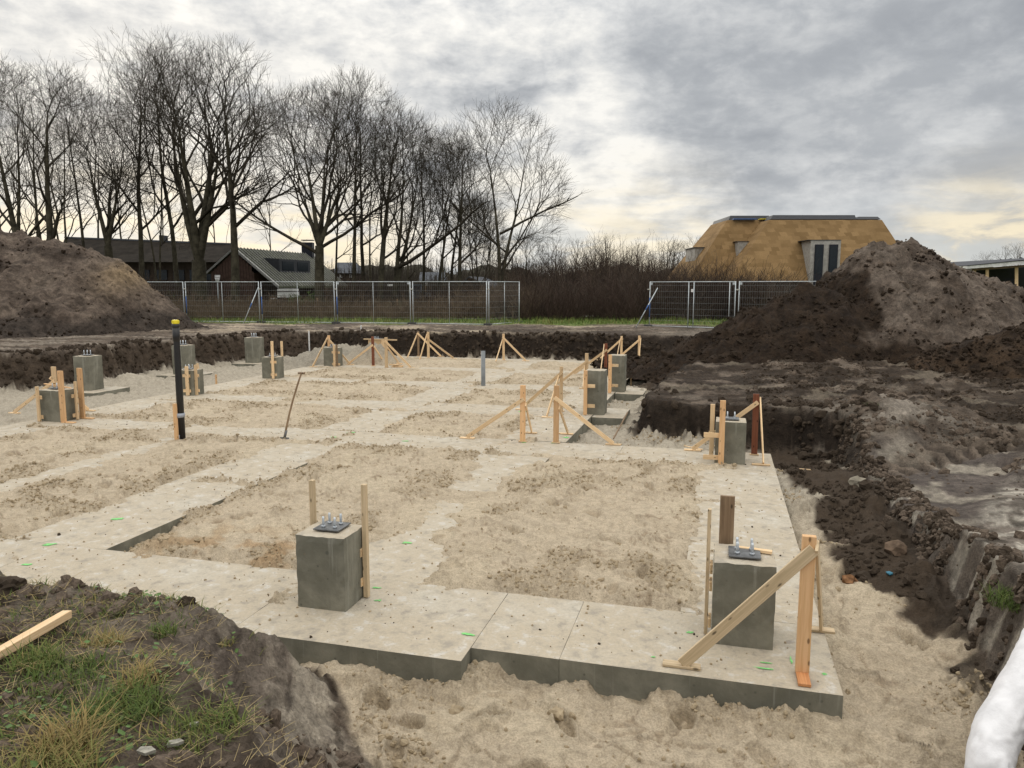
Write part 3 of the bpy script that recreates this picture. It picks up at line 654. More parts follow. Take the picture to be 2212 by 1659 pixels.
for lab, u, v in (('tall grey column on a low footing behind the leftmost low column', -16.33, 16.77), ('tall grey column half hidden behind the black pipe', -16.33, 20.65), ('tall grey column on a footing farthest back along the left bank', -16.3, 24.5)):
    r_ = column(lab, u, v, .50, .50, -.08, .94, GT, bh=.13)
    o_ = B(u - .3, v + .1); me = slab_mesh('footing', u - .85, u + .45 if v < 22 else u + .55, v - .35, v + .95, -.35, -.07, .2, .006, r_.location)
    link('footing', me, [M_conc_top, M_conc], r_)
for lab, u, v, fu in (('tall grey column nearest the dark bank corner with an orange batten on its left', -2.30, 16.12, -1.86), ('tall grey column behind the front one along the trench edge', -2.31, 19.8, -1.80)):
    r_ = column(lab, u, v, .42, .42, -.005, .955, GT, bolt=False)
    me = slab_mesh('footing', -2.53, fu, v - .28, v + 1.0, -.38, -.006, .2, .006, r_.location)
    link('footing', me, [M_conc_top, M_conc], r_)

# ------------------------------------------------------------------ timber stands
def plate_at(root, p, ax, L=.26, wd_=.075, m=None, t_=.02):
    return board('foot_plate', p - ax * (L / 2) + Z * (t_ / 2 + .003), p + ax * (L / 2) + Z * (t_ / 2 + .003), t_, wd_, m or M_pine, root, Z)
M_red2 = wood('wet_plywood', (.62, .30, .13), (.5, .22, .09), (.4, .17, .07))
GS = 'braced timber profile posts on the foundation'
def stand(label, post, braces, m=None, mb=None, wdt=.092, thk=.044, plates=True, postplate=None, bw=.07, name='braced_post', cat='timber post'):
    m = m or M_pine; mb = mb or M_pine
    p = at(post[0], post[1], 0); zt = zat(p, post[2]); root = empty(name, p, label, cat, GS)
    board('post', p + Z * .024, p + Z * zt + U * random.uniform(-.006, .006), wdt, thk, m, root, U)
    if postplate == 'front': board('foot_plate', p - V * .19 + Z * .014, p + V * .04 + Z * .014, .022, .085, M_red2, root, Z)
    elif postplate is not None: plate_at(root, p + U * postplate, U, .24, .075, mb)
    else: plate_at(root, p, U, .14, .075, mb)
    for i, br in enumerate(braces):
        f = at(br[0], br[1], 0); za = zat(p, br[2]); dirv = (f - p); dirv.z = 0; dirv.normalize(); perp = Z.cross(dirv)
        toward = -1 if perp.y > 0 else 1
        off = perp * toward * (thk / 2 + .013)
        if abs(dirv.dot(V)) > .7: off = (U if br[3:] and br[3] > 0 else -U) * (wdt / 2 + .013)
        top = p + Z * za + off - dirv * .03
        board('brace', f + off + Z * .03, top, bw, .022, mb, root, perp.cross(f - top).normalized())
        if plates: plate_at(root, f + off * .4, U, .27, .08, mb)
    return root
stand('thick orange post with a long plank brace at the front right corner of the slab', (1732, 1456, 1157), [(1472, 1438, 1182), (1757, 1362, 1174, 1)], M_orange, M_wpine, .092, .05, postplate='front', bw=.088)
stand('red brown post with two braces behind the column by the dark bank', (1629, 983, 851), [(1496, 973, 868), (1640, 1005, 860, 1)], M_red, M_pine, .095)
stand('orange post standing left in front of the tall trench columns with wide spread braces', (1129, 955, 832), [(1010, 947, 861), (1142, 936, 873, 1)], M_orange, M_pine)
stand('stained orange post at the slab corner with a brace dropping to the right', (1201, 957, 833), [(1325, 961, 858), (1220, 938, 879, 1)], M_orange, M_pine, .092)
stand('narrow pale post just behind the stained orange post at the slab corner', (1212, 889, 792), [(1127, 885, 803), (1186, 902, 808, -1)], M_pine, M_pine, .07)
stand('broad pale post directly left behind the front trench column', (1267, 829, 763), [(1203, 832, 778), (1264, 840, 790, -1)], M_pine, M_pine, .095)
stand('dark red double post left of the rear trench column', (1308, 811, 742), [(1240, 810, 755), (1299, 826, 745, -1)], M_red, M_pine, .09)
stand('pale post with a brace to its left above the rear trench column', (1342, 784, 726), [(1288, 783, 731), (1331, 800, 733, -1)], M_pine, M_pine, .075)
stand('rightmost rear post at the back corner of the slab', (1380, 784, 725), [(1324, 784, 732), (1376, 790, 731, 1)], M_pine, M_pine, .08)
stand('lone pale tripod post by the back wall beyond the grey pipe', (1088, 778, 721), [(1136, 780, 728), (1074, 783, 734, -1)], M_pine, M_pine, .08)
stand('left one of the pair of tripod posts by the back wall', (904, 770, 716), [(953, 771, 719), (883, 774, 722, -1)], M_old, M_pine, .075)
stand('right one of the pair of tripod posts by the back wall', (925.5, 774, 717), [(980, 775, 731), (910, 778, 722, -1)], M_pine, M_pine, .09)
stand('post with a spread pair of braces behind the low column near the sand heaps', (712, 787, 724.5), [(757, 788, 730), (679, 793, 729)], M_orange, M_pine, .09)
stand('dark red post at the left of the plywood formwork box', (806.5, 791, 727), [(754, 787, 745), (828, 786, 748, 1)], M_red, M_pine, .09)
stand('pale post in front of the plywood formwork box with a long brace to the right', (835, 794, 728.5), [(888, 795, 736), (859, 787, 750, 1)], M_pine, M_pine, .095)
stand('wide pale post behind the leftmost low column with a brace to the left', (123, 899, 792), [(33, 893, 823), (196, 888, 815)], M_pine, M_pine, .1)
def loose_post(label, base, top, m, wdt=.095, plate=.12):
    p = at(*base, 0); root = empty('timber_post', p, label, 'timber post', GS)
    board('post', p + Z * .024, p + Z * zat(p, top), wdt, .044, m, root, U); plate_at(root, p + U * plate, U, .3, .09, m)
loose_post('orange post standing against the front corner of the leftmost low column', (138, 913, ), 801, M_orange, .115)
loose_post('darker orange post with metal strap right of the leftmost low column', (179, 904), 795, M_orange, .115)
# battens fixed to the columns with short cleats
GB = 'formwork battens fixed to the concrete columns'
def batten(label, base, top, wdt, thk, m, side, cleats=(), into=None, lean=None, z0=.01, cw=.17, coff=0.0, mc=None):
    p = base; zt = top; root = empty('formwork_batten', p, label, 'batten', GB)
    board('batten', p + Z * z0, p + Z * zt + (lean or Vector((0, 0, 0))), wdt, thk, m, root, side)
    into = into or V
    for cz in cleats:
        c_ = p + Z * cz + into * (thk / 2 + .013) + side * coff
        board('cleat', c_ - side * (cw / 2), c_ + side * (cw / 2), .075, .022, mc or M_pine, root, Z)
    return root
def zoff(p, y): return zat(p, y)
p = B(-2.97 + .055, 5.63); p = at(792.5, 1291, 0); batten('upright pale batten on the right side of the front concrete column', p, zoff(p, 1046), .045, .045, M_wpine, V, (.15, .42), -U, cw=.09)
p = B(-3.47, 5.98); batten('upright batten behind the left edge of the front concrete column', p, zoff(p, 1037), .045, .045, M_wpine, U, (.2, .5), -V, cw=.1)
p = at(1524, 1370, 0); batten('thin batten on the left side of the column at the front corner', p, zoff(p, 1099), .045, .028, M_wpine, V, (.12, .42, .56), U, cw=.12, mc=M_ply)
p = B(.12, 6.34); batten('wide weathered plank standing behind the column at the front corner', p, zoff(p, 1071), .115, .03, M_old, U, (), V)
p = at(1557, 1005, 0); batten('orange batten with two wide cleats on the front of the column by the dark bank', p, zoff(p, 865), .085, .045, M_orange, U, (.11, .46), V, cw=.28, coff=-.13)
p = at(1536, 990, 0); batten('narrow batten at the left rear of the column by the dark bank', p, zoff(p, 873), .07, .045, M_pine, U, (.4,), V, cw=.1)
p = at(1264, 897, 0); batten('tall orange batten on the left front of the front trench column', p, zoff(p, 800), .075, .045, M_orange, U, (.2, .63), V, cw=.2, coff=.1)
p = at(1317, 849.5, 0); batten('tall orange batten on the left front of the rear trench column', p, zoff(p, 766), .085, .045, M_orange, U, (.2, .72), V, cw=.22, coff=.1)
p = at(85.5, 911.5, 0); batten('narrow batten on the left edge of the leftmost low column', p, zoff(p, 835), .06, .04, M_pine, U, (.1, .5), V, cw=.1, coff=.02)
p = at(168, 907, 0); batten('narrow pale batten on the right face of the leftmost low column', p, zoff(p, 824), .05, .04, M_pine, V, (.1, .5), -U, cw=.16)
p = at(406, 855, 0); batten('left batten on the front of the low column behind the black pipe', p, zoff(p, 791), .085, .04, M_pine, U, (.12, .5), V, cw=.22, coff=-.04)
p = at(425.5, 854, 0); batten('middle batten at the corner of the low column behind the black pipe', p, zoff(p, 788), .065, .04, M_pine, U, (.12, .5), V, cw=.2, coff=-.04)
p = at(438, 850, 0); batten('right leaning batten beside the low column behind the black pipe', p, zoff(p, 785), .07, .03, M_pine, V, (.3,), -U, cw=.1, lean=-U * .12)
p = at(590.5, 818.5, 0); batten('upright batten on the front face of the third low column', p, zoff(p, 737), .07, .045, M_pine, U, (.12, .5), V, cw=.2)
p = at(611, 814, 0); batten('upright batten behind the right side of the third low column', p, zoff(p, 737), .06, .045, M_pine, U, (.12, .4), -U, cw=.1)
p = at(723, 793, 0); batten('left batten on the front of the low column framed by braces', p, zoff(p, 745), .07, .045, M_pine, U, (.1, .5), V, cw=.22)
p = at(728.5, 793.5, 0); batten('right batten at the corner of the low column framed by braces', p, zoff(p, 744), .05, .045, M_old, U, (.1, .5), V, cw=.12, coff=.03)
# plywood shutter
c_ = B(-12.6 - .25, 27.2 + .24); root = empty('formwork_box', c_, 'square plywood formwork box by the back wall with bolts on top', 'formwork box')
for s_, ax, ay, nm in ((-1, U, V, 0), (1, U, V, 0), (-1, V, U, 1), (1, V, U, 1)):
    q = c_ + ay * (s_ * .27) + Z * .34
    board('panel', q - Z * .335, q + Z * .335, .52 if nm == 0 else .50, .02, M_ply if s_ < 0 else M_pine, root, ax)
bolts(root, c_ + Z * .70 - U * .05, .08, plate=.4, gap=0)
board('cross_bar', c_ + Z * .69 - U * .45 - V * .29, c_ + Z * .68 + U * .95 - V * .29, .05, .03, M_pine, root, Z)
def lying(label, name, cat, p0, p1, wdt, thk, m, group=None, side=None):
    root_o = board(name, p0, p1, wdt, thk, m, None, side or (p1 - p0).cross(Z))
    return prop(root_o, label, cat, group)
GW = 'loose pieces of timber'
pz = .66
lying('short stick lying on top of the column at the front corner', 'stick', 'stick', at(1592, 1183, pz + .02), at(1668, 1193, pz + .02), .04, .025, M_pine, GW)
lying('bent thin stick lying across the leftmost low column', 'stick', 'stick', at(96, 829, .72), at(153, 838, .70), .035, .02, M_orange, GW)
p0 = at(1722, 1028, -.12); p1 = at(1752, 1040, -.14); p0.z = ground_z(p0.x, p0.y) + .03; p1.z = ground_z(p1.x, p1.y) + .03
lying('small pale lath lying in the right trench', 'lath', 'lath', p0, p1, .05, .012, M_pine, GW)
p0 = at(1325, 948, -.05); p1 = at(1356, 890, .3); lying('thin dark stake leaning on the corner of the dark bank', 'stake', 'stake', p0, p1, .025, .02, M_old, GW)
p0 = at(1478, 963, .02); p1 = at(1518, 971, .02); lying('flat lath lying on the slab edge below the dark bank', 'lath', 'lath', p0, p1, .03, .012, M_pine, GW)
for lab, px, py, top, m, Y_ in (('tiny orange stake in the sand right of the second low column', 467, 821, 809, M_orange, 0), ('short pale stake at the slab side right of the rear trench column', 1363, 831, 817, M_pine, 0),
                         ('small white survey stake on the bank above the back left corner', 667.5, 728, 715, M_white, 31.2), ('small white survey stake on the back bank above the plywood box', 780, 716, 703.5, M_white, 33)):
    p = at(px, py, -.1 if px > 1300 else 0) if not Y_ else far(px, py, Y_); p.z = ground_z(p.x, p.y) - .03
    prop(board('stake', p, Vector((p.x, p.y, max(zat(p, top), p.z + .2))), .05, .03, m, None, U), lab, 'stake', 'small stakes in the ground')
for i, (dx, dz, L, dy) in enumerate(((0, 0, .40, 0), (.03, .035, .36, .02), (-.1, .07, .34, -.04), (.05, .105, .2, .05))):
    p = at(858, 793.5, 0) + U * dx + V * dy + Z * (dz + .02)
    lying(('bottom', 'second', 'third', 'top')[i] + ' board of the small timber stack by the pale post', 'board', 'board', p - U * L / 2 + V * .02 * i, p + U * L / 2, .09, .033, M_pine, 'boards stacked by the pale post')
# big squared timber on the grassy bank
p0 = at(-40, 1398, 1.0); p1 = at(143, 1296, .92); p0.z = ground_z(p0.x, p0.y) + .05; p1.z = ground_z(p1.x, p1.y) + .06
lying('long pale squared timber lying on the grassy bank', 'timber', 'timber', p0, p1, .055, .045, M_pine, GW)
# ------------------------------------------------------------------ pipes and spade
p = at(393.5, 951, 0); zt = zat(p, 694)
root = empty('standpipe', p, 'tall black service pipe with a yellow cap rising from the sand', 'pipe')
tube_obj('pipe', [p + Z * -.05, p + Z * (zt * .45), p + Z * (zt - .36), p + Z * (zt - .35), p + Z * (zt - .34), p + Z * (zt - .1)], [.062, .060, .052, .052, .060, .060], M_black, root, 14)
tube_obj('collar', [p + Z * (zt - .12), p + Z * (zt - .10), p + Z * (zt - .05), p + Z * (zt - .045)], [.058, .067, .067, .058], M_black, root, 14)
bm = bmesh.new(); add_tube(bm, [(0, 0, 0), (0, 0, .012), (0, 0, .065), (0, 0, .075)], [.056, .06, .058, .048], 14)
for k in range(10):
    a = k * math.pi / 5; add_box(bm, (math.cos(a) * .06, math.sin(a) * .06, .04), Vector((.008, 0, 0)), Vector((0, .012, 0)), Vector((0, 0, .05)))
link('cap', bm_mesh('cap', bm), M_yellow, root, Z * (zt - .05))
for zz in (.42, .03): tube_obj('tape_band', [p + Z * zz - U * .03, p + Z * (zz + .075) - U * .03], .094 if zz > .1 else .07, M_tape, root, 16)
q = at(382, 953, 0) - V * .0
prop(board('stake', q - Z * .05, q + Z * zat(q, 872), .062, .045, M_orange, None, U), 'square wooden stake taped to the foot of the black pipe', 'stake', 'small stakes in the ground')
p = at(1044, 833, 0); zt = zat(p, 758)
root = empty('plastic_pipe', p, 'upright grey plastic pipe standing on the concrete strip', 'pipe')
bm = bmesh.new(); n = 20
prof = [(.058, 0), (.058, .9 * zt), (.0625, .91 * zt), (.0625, zt), (.056, zt), (.056, zt - .25)]
prof = [(.0625, 0), (.0625, .12), (.059, .135), (.059, zt), (.054, zt), (.054, zt - .3)]
rings = [[bm.verts.new((math.cos(2 * math.pi * k / n) * r_, math.sin(2 * math.pi * k / n) * r_, z_)) for k in range(n)] for r_, z_ in prof]
for a, b_ in zip(rings, rings[1:]):
    for k in range(n): bm.faces.new((a[k], a[(k + 1) % n], b_[(k + 1) % n], b_[k])).smooth = True
link('tube', bm_mesh('tube', bm), M_pvc, root)
# spade stuck in the sand
p = at(614, 948, 0); top = p + (at(651, 806, .0) - p) * 0
tp = far(651, 806, p.y + .12)
root = empty('spade', p, 'long handled spade with a T grip stuck in the sand', 'spade')
mid_ = [p.lerp(tp, k) + U * (-.03 * math.sin(k * math.pi)) for k in (0, .06, .2, .4, .6, .8, 1)]
tube_obj('shaft', mid_[1:], [.021, .019, .018, .017, .017, .017], M_old, root, 8)
tube_obj('grip', [tp - U * .065, tp, tp + U * .065], [.017, .02, .017], M_old, root, 8)
bm = bmesh.new(); ax = (tp - p).normalized()
add_tube(bm, [Vector((0, 0, 0)) + ax * .02, ax * .16], [.026, .021], 8)
add_box(bm, ax * -.07, U * .19, V * .006, ax * .2); link('blade', bm_mesh('blade', bm), M_plate, root)
# ------------------------------------------------------------------ heaps of soil
def heap(name, label, prof, Y0, slope_f, slope_b, x0, x1, y0, y1, step, colfn, base=.8, seed=0, extra=None, rough=1.0):
    nx = int((x1 - x0) / step) + 1; ny = int((y1 - y0) / step) + 1
    XX, YY = np.meshgrid(np.linspace(x0, x1, nx), np.linspace(y0, y1, ny)); x = XX.ravel(); y = YY.ravel()
    px = [p[0] for p in prof]; pz = [p[1] for p in prof]
    wob = fbm(x, y, 2.5, 4, seed + 1) * .5
    yc = Y0 + fbm(x, x * 0, 3.0, 2, seed + 2) * .6
    pr = np.interp(x + wob * .25, px, pz); dy = y - yc
    run = np.where(dy < 0, -dy * slope_f, dy * slope_b)
    k = .5; h = pr - (np.sqrt(run ** 2 + .25) - .5)
    if extra is not None: h = np.maximum(h, extra(x, y))
    hh = np.clip((h - base) / 3.0, 0, 1)
    gul = fbm(x, y * .25, .9, 4, seed + 3) * .16 * sst(hh, 0., .4)
    shelf_ = np.maximum(0, fbm(x, y, 1.2, 4, seed + 4)) * .22
    h = h + (gul + shelf_ + fbm(x, y, .5, 4, seed + 5) * .10 + lumps(x, y, .34, seed + 6) * .10 * sst(fbm(x, y, 1.2, 2, seed + 7), -.2, .3) + lumps(x, y, .17, seed + 8) * .06 + .10 * np.abs(fbm(x, y, .8, 3, seed + 9))) * rough - .20
    h = np.where(h < base - .6, base - .6, h)
    i0 = (np.arange(ny - 1)[:, None] * nx + np.arange(nx - 1)[None, :]).ravel()
    F_ = np.stack([i0, i0 + 1, i0 + nx + 1, i0 + nx], 1)
    F_ = F_[(h[F_] > base - .58).any(1)]
    ids, inv = np.unique(F_.ravel(), return_inverse=True)
    V_ = np.stack([x, y, h], 1)[ids]; o0 = np.array([(x0 + x1) / 2, Y0, base])
    me = mesh_np(name, V_ - o0, inv.reshape(-1, 4), True); add_col(me, colfn(x[ids], y[ids], h[ids]))
    rg = np.random.default_rng(seed); k = rg.choice(len(ids), min(len(ids), int(14000 * rough))); pk = V_[k] + rg.uniform(-.04, .04, V_[k].shape); ck = colfn(pk[:, 0], pk[:, 1], pk[:, 2])[:, 0]; sz = np.minimum(rg.gamma(1.3, .014, len(k)) + .008, .09)
    keep = fbm(pk[:, 0], pk[:, 2] + pk[:, 1], 1.0, 3, seed + 11) > -.12; keep &= (ck < .085) | (rg.random(len(ck)) < .4); pk, ck, sz = pk[keep], ck[keep], sz[keep]
    if (ck < .085).any(): scatter('soil_clods', pk[ck < .085], sz[ck < .085], M_clod, seed)
    if (ck >= .085).any(): scatter('soil_clods', pk[ck >= .085], sz[ck >= .085], M_gclod, seed + 1)
    o = link(name, me, M_heap); o.location = o0; return prop(o, label, 'soil heap')
def profile(pts, Y0): return [(far(a, b, Y0).x, far(a, b, Y0).z) for a, b in pts]
YR = 24.0
pr = profile([(1560, 770), (1600, 742), (1622, 727), (1682, 676), (1735, 634), (1777, 602), (1812, 566), (1830, 544), (1872, 526), (1896, 530), (1949, 519), (1994, 525), (2030, 550), (2057, 559), (2089, 580), (2146, 603), (2179, 621), (2250, 655), (2330, 700), (2420, 760)], YR)
def lob(x, y):      # dark brown load tipped against the front left flank
    c = far(1770, 700, 21.5); q = np.hypot((x - c.x) * .62, (y - 22.3)); a = 3.0 - q * .84
    c2 = far(1640, 700, 21.0); b_ = 1.45 - np.hypot((x - c2.x) * .62, y - 21.0) * .78
    return np.maximum(a, b_)
def colR(x, y, h):
    n = len(x); xs = x / y
    G = np.tile(np.array((.118, .093, .074)), (n, 1)); a = fbm(x, y + h, 1.3, 4, 201); b_ = fbm(x, y * .5 + h, .5, 4, 202)
    G = mixc(G, sst(a + b_ * .6, 0., .4) * .75, (.062, .046, .034)); G = mixc(G, sst(b_ - a, .15, .5) * .6, (.165, .134, .108))
    edge = (1880 - 1106) / FPX; dk = sst(edge - xs + fbm(x, h, .8, 3, 203) * .02, -.008, .012) * sst(3.25 + fbm(x, y, .6, 3, 205) * .3 - h, -.1, .3)
    dk = np.maximum(dk, sst(1.3 + fbm(x, y, 1., 3, 204) * .35 - h, -.1, .15))
    D_ = mixc(np.tile(np.array((.032, .021, .0135)), (n, 1)), sst(b_, 0, .4) * .6, (.021, .014, .010))
    return G * (1 - dk[:, None]) + D_ * dk[:, None]
heap('soil_heap', 'large soil heap on the right, dark brown on its left flank and grey brown above', pr, YR, .74, .62, 2.6, 21, 17.0, 31, .07, colR, .72, 300, lob, 1.0)
pr2 = profile([(1850, 830), (1900, 812), (1975, 782), (2060, 745), (2130, 722), (2212, 690), (2300, 650), (2400, 620)], 18.6)
def colD(x, y, h):
    n = len(x); b_ = fbm(x, y, .5, 4, 212); return mixc(np.tile(np.array((.052, .034, .021)), (n, 1)), sst(b_, 0, .4) * .7, (.021, .014, .010))
heap('soil_heap', 'smaller dark brown soil heap at the right edge before the large heap', pr2, 18.6, .62, .6, 7.4, 16.5, 14.6, 23, .06, colD, .66, 330, None, .7)
YL = 33.0
pl_ = profile([(-330, 560), (-220, 470), (-120, 462), (0, 491), (54, 503), (128, 520), (165, 528), (208, 541), (259, 562), (277, 575), (298, 600), (333, 636), (372, 663), (396, 682), (425, 698), (470, 716)], YL)
def colL(x, y, h):
    n = len(x); a = fbm(x * .8 + h * .3, y + h * .5, 1.2, 4, 221); b_ = fbm(x * .5, h * 2 + y, .6, 4, 222)
    G = np.tile(np.array((.108, .083, .066)), (n, 1)); G = mixc(G, sst(a + b_ * .5, .05, .45) * .8, (.048, .036, .028)); G = mixc(G, sst(b_ - a, .1, .5) * .65, (.155, .122, .096))
    G = mixc(G, sst(1.55 + .5 * fbm(x, x * 0, 1.6, 3, 223) - h, -.1, .15) * .85, (.045, .036, .030))
    c = far(290, 590, YL); G = mixc(G, gauss(x, h, c.x, c.z + .1, .55) * .9, (.26, .19, .115))
    return G
heap('soil_heap', 'high grey brown soil heap on the left in front of the bare trees', pl_, YL, .70, .66, -31, -12.2, 24.2, 42, .09, colL, .8, 360, None, 1.0)

# ------------------------------------------------------------------ site fence
GF = 'mesh fence panels at the back of the site'
def wire_tubes(segs, r):
    V_, F_ = seg_mesh(segs, 4, r); return V_, F_
def seg_mesh(S, n=3, rconst=None):
    """S: list of (x0,y0,z0,x1,y1,z1,r0,r1) -> prisms"""
    S = np.asarray(S, float); P0 = S[:, :3]; P1 = S[:, 3:6]
    r0 = S[:, 6] if rconst is None else np.full(len(S), rconst); r1 = S[:, 7] if rconst is None else r0
    d_ = P1 - P0; L = np.linalg.norm(d_, axis=1, keepdims=True) + 1e-9; d_ = d_ / L
    ref = np.where(np.abs(d_[:, 2:3]) < .9, np.array([[0, 0, 1.]]), np.array([[1., 0, 0]]))
    a = np.cross(d_, ref); a /= np.linalg.norm(a, axis=1, keepdims=True); b_ = np.cross(d_, a)
    vs = []
    for k in range(n):
        t = 2 * np.pi * k / n; o = a * math.cos(t) + b_ * math.sin(t)
        vs.append(P0 + o * r0[:, None]); vs.append(P1 + o * r1[:, None])
    V_ = np.stack(vs, 1).reshape(-1, 3); base = np.arange(len(S)) * 2 * n; F_ = []
    for k in range(n):
        k2 = (k + 1) % n; F_.append(np.stack([base + 2 * k, base + 2 * k2, base + 2 * k2 + 1, base + 2 * k + 1], 1))
    return V_, np.concatenate(F_)
def fence(label, A, Bq, h=2.0, mid=1, double=False, brace=None, sleeve=False, corner=False):
    A = Vector(A); Bq = Vector(Bq); dx = (Bq - A); L = Vector((dx.x, dx.y, 0)).length; dx.normalize()
    root = empty('site_fence', A, label, 'fence panel', GF); fr = -Z.cross(dx)
    if fr.y > 0: fr = -fr
    zb = .07
    for s_ in (0, 1):
        q = A + dx * (.03 if s_ == 0 else L - .03); tube_obj('post', [q + Z * .0, q + Z * h], .021, M_galv, root, 8)
        c_ = q + (dx * (-.04 if s_ == 0 else .04)); box_obj('foot_block', c_ + Z * .05 , dx * .34, fr * .22, Z * .13, M_rubber, root, .015)
    for zz in (zb, h - .02): tube_obj('rail', [A + dx * .03 + Z * zz, A + dx * (L - .03) + Z * zz], .017, M_galv, root, 8)
    if double:
        for q_ in (.47, .53, .93): tube_obj('middle_bar', [A + dx * L * q_ + Z * zb, A + dx * L * q_ + Z * (h - .02)], .02, M_galv, root, 8)
    elif mid: tube_obj('middle_bar', [A + dx * L * .5 + Z * zb, A + dx * L * .5 + Z * (h - .02)], .013, M_galv, root, 8)
    S = []
    n = int(L / .095)
    for i in range(1, n):
        q = A + dx * (L * i / n); S.append((*(q + Z * zb), *(q + Z * (h - .02)), .0018, .0018))
    for i in range(1, 8):
        q = A + Z * (zb + (h - .09) * i / 7.6) + fr * .006; S.append((*q, *(q + dx * L), .0027, .0027))
    V_, F_ = seg_mesh(S, 4)
    o = link('wire_mesh', mesh_np('wire_mesh', V_ - np.array(A), F_), M_wire, root); o['kind'] = 'stuff'
    q = A + Z * 1.66; box_obj('clamp', q - dx * .015 + fr * .03, dx * .12, fr * .04, Z * .05, M_stone, root, .006)
    if corner:
        for q in (A + dx * .10, A + dx * (L - .10)): box_obj('corner_gusset', q + Z * (h - .09) + fr * .01, dx * .10, fr * .008, Z * .10, M_galv, root, .002)
    if sleeve: tube_obj('sleeve', [A + dx * .03 + Z * .45, A + dx * .03 + Z * 1.3], .024, M_blueband, root, 8)
    if brace:
        t_ = A + dx * (L * brace[0]) + Z * 1.72; f_ = t_ + dx * brace[1] + fr * brace[2]; f_.z = A.z - .02
        tube_obj('brace', [f_, t_], .022, M_galv, root, 8); m_ = f_.lerp(t_, .45); tube_obj('sleeve', [m_, f_.lerp(t_, .58)], .025, M_blueband, root, 8)
    return root
def fp(x, y): p = at(x, y, .95); p.z = .93; return p
FP = [fp(238, 694.5), fp(402, 696), fp(564.5, 697.5), fp(726.5, 699), fp(890, 700.5), fp(1054.5, 703), fp(1123, 697.5)]
labs = ['fence panel partly buried by the left soil heap', 'fence panel right beside the left soil heap in front of the barn gable', 'fence panel in front of the trailer and oak trunk', 'fence panel with corner gussets, middle of the left run', 'fence panel before the rusty brown brush at the right of the left run', 'short looking fence panel turned away at the end of the left run']
for i in range(6):
    a, b_ = FP[i], FP[i + 1]; e_ = (b_ - a).normalized() * .035
    fence(labs[i], a + e_, b_ - e_, 2.02, brace=((.985, -.45, .75) if i == 1 else None), sleeve=i in (1, 2, 3), corner=i in (3,), mid=1)
a, b_ = fp(1401, 706), fp(1587, 712); fence('fence gate panel with doubled bars and a leaning prop', a, b_, 2.0, double=True, brace=(.10, -.55, 1.0), sleeve=True, corner=True)
a, b_ = fp(1592, 712.5), fp(1790, 719); fence('fence panel running behind the dark right soil heap', a, b_, 2.0, mid=0, corner=True)
p = a - Vector((1.9, .05, 0)) + Z * 1.62
prop(box_obj('paper_scrap', p, Vector((.09, 0, 0)), Vector((0, .01, 0)), Z * .12, M_white, None, .004), 'small white scrap tied to the fence gate wires', 'scrap')

# ------------------------------------------------------------------ buildings
def poly(name, verts, faces, m, parent=None, org=None):
    org = Vector(org) if org is not None else (rootloc(parent) if parent else Vector((0, 0, 0)))
    bm = bmesh.new(); vs = [bm.verts.new(Vector(v_) - org) for v_ in verts]
    for f_ in faces: bm.faces.new([vs[i] for i in f_])
    bmesh.ops.recalc_face_normals(bm, faces=bm.faces[:])
    o = link(name, bm_mesh(name, bm), m, parent)
    if parent is None: o.location = org
    return o
def hexa(name, b4, t4, m, parent): return poly(name, list(b4) + list(t4), [(3, 2, 1, 0), (4, 5, 6, 7), (0, 1, 5, 4), (1, 2, 6, 5), (2, 3, 7, 6), (3, 0, 4, 7)], m, parent)
M_thatch, t, b = principled('thatch', .9, .1)
tc = t.new('ShaderNodeTexCoord').outputs['Object']
sx = t.new('ShaderNodeSeparateXYZ'); t.l.new(tc, sx.inputs[0]); cx = t.new('ShaderNodeCombineXYZ'); t.l.new(t.math('ADD', sx.outputs[0], t.math('MULTIPLY', sx.outputs[1], .4)), cx.inputs[0]); t.l.new(sx.outputs[2], cx.inputs[1])
bk = t.new('ShaderNodeTexBrick'); t.put(bk.inputs['Vector'], t.vm('ADD', cx.outputs[0], t.vm('MULTIPLY', t.noise(tc, 1.5, 4, .6, 0, 1), (.25, .25, .25)))); bk.inputs['Scale'].default_value = 1.0
bk.inputs['Brick Width'].default_value = .50; bk.inputs['Row Height'].default_value = .27; bk.inputs['Mortar Size'].default_value = 0.0; bk.inputs['Bias'].default_value = 0.0
bk.inputs['Color1'].default_value = (.20, .126, .056, 1); bk.inputs['Color2'].default_value = (.315, .205, .098, 1)
n_ = t.noise(t.scale(tc, (14, 14, 3)), 2, 6, .65); n2 = t.noise(tc, .5, 5, .6)
c = t.mix(t.mr(n_, .4, .75, 0., .4), bk.outputs[0], (.14, .085, .038)); c = t.mix(t.mr(n2, .45, .65, 0., .4), c, (.16, .10, .045))
t.put(b.inputs['Base Color'], c); t.put(b.inputs['Normal'], t.bump(n_, .5, .05))
M_roofdark = plain('dark_roof_sheet', (.035, .038, .045), .6, .3); M_greywall = plain('grey_boarding', (.36, .345, .315), .8, .2, 0., .2, 5, .3)
M_glass = plain('window_glass', (.018, .024, .03), .1, .18, 0., .1); M_frame = plain('dark_frame', (.012, .014, .022), .5)
M_redboard = plain('weathered_red_boards', (.085, .055, .044), .85, .15, 0., .3, 3); M_moss = plain('mossy_metal_roof', (.062, .068, .04), .6, .3, 0., .5, 1.2)
M_seam = plain('roof_seam', (.25, .25, .24), .5); M_dkwall = plain('dark_shed_wall', (.014, .016, .016), .7); M_brownroof = plain('brown_thatch_roof', (.024, .020, .016), .9, .1, 0., .35, 1.5, .5)
M_slate = plain('slate_roof', (.075, .082, .095), .7, .2, 0., .2, 2); M_brickw = plain('far_wall', (.055, .043, .034), .85, .1, 0., .3, 2)
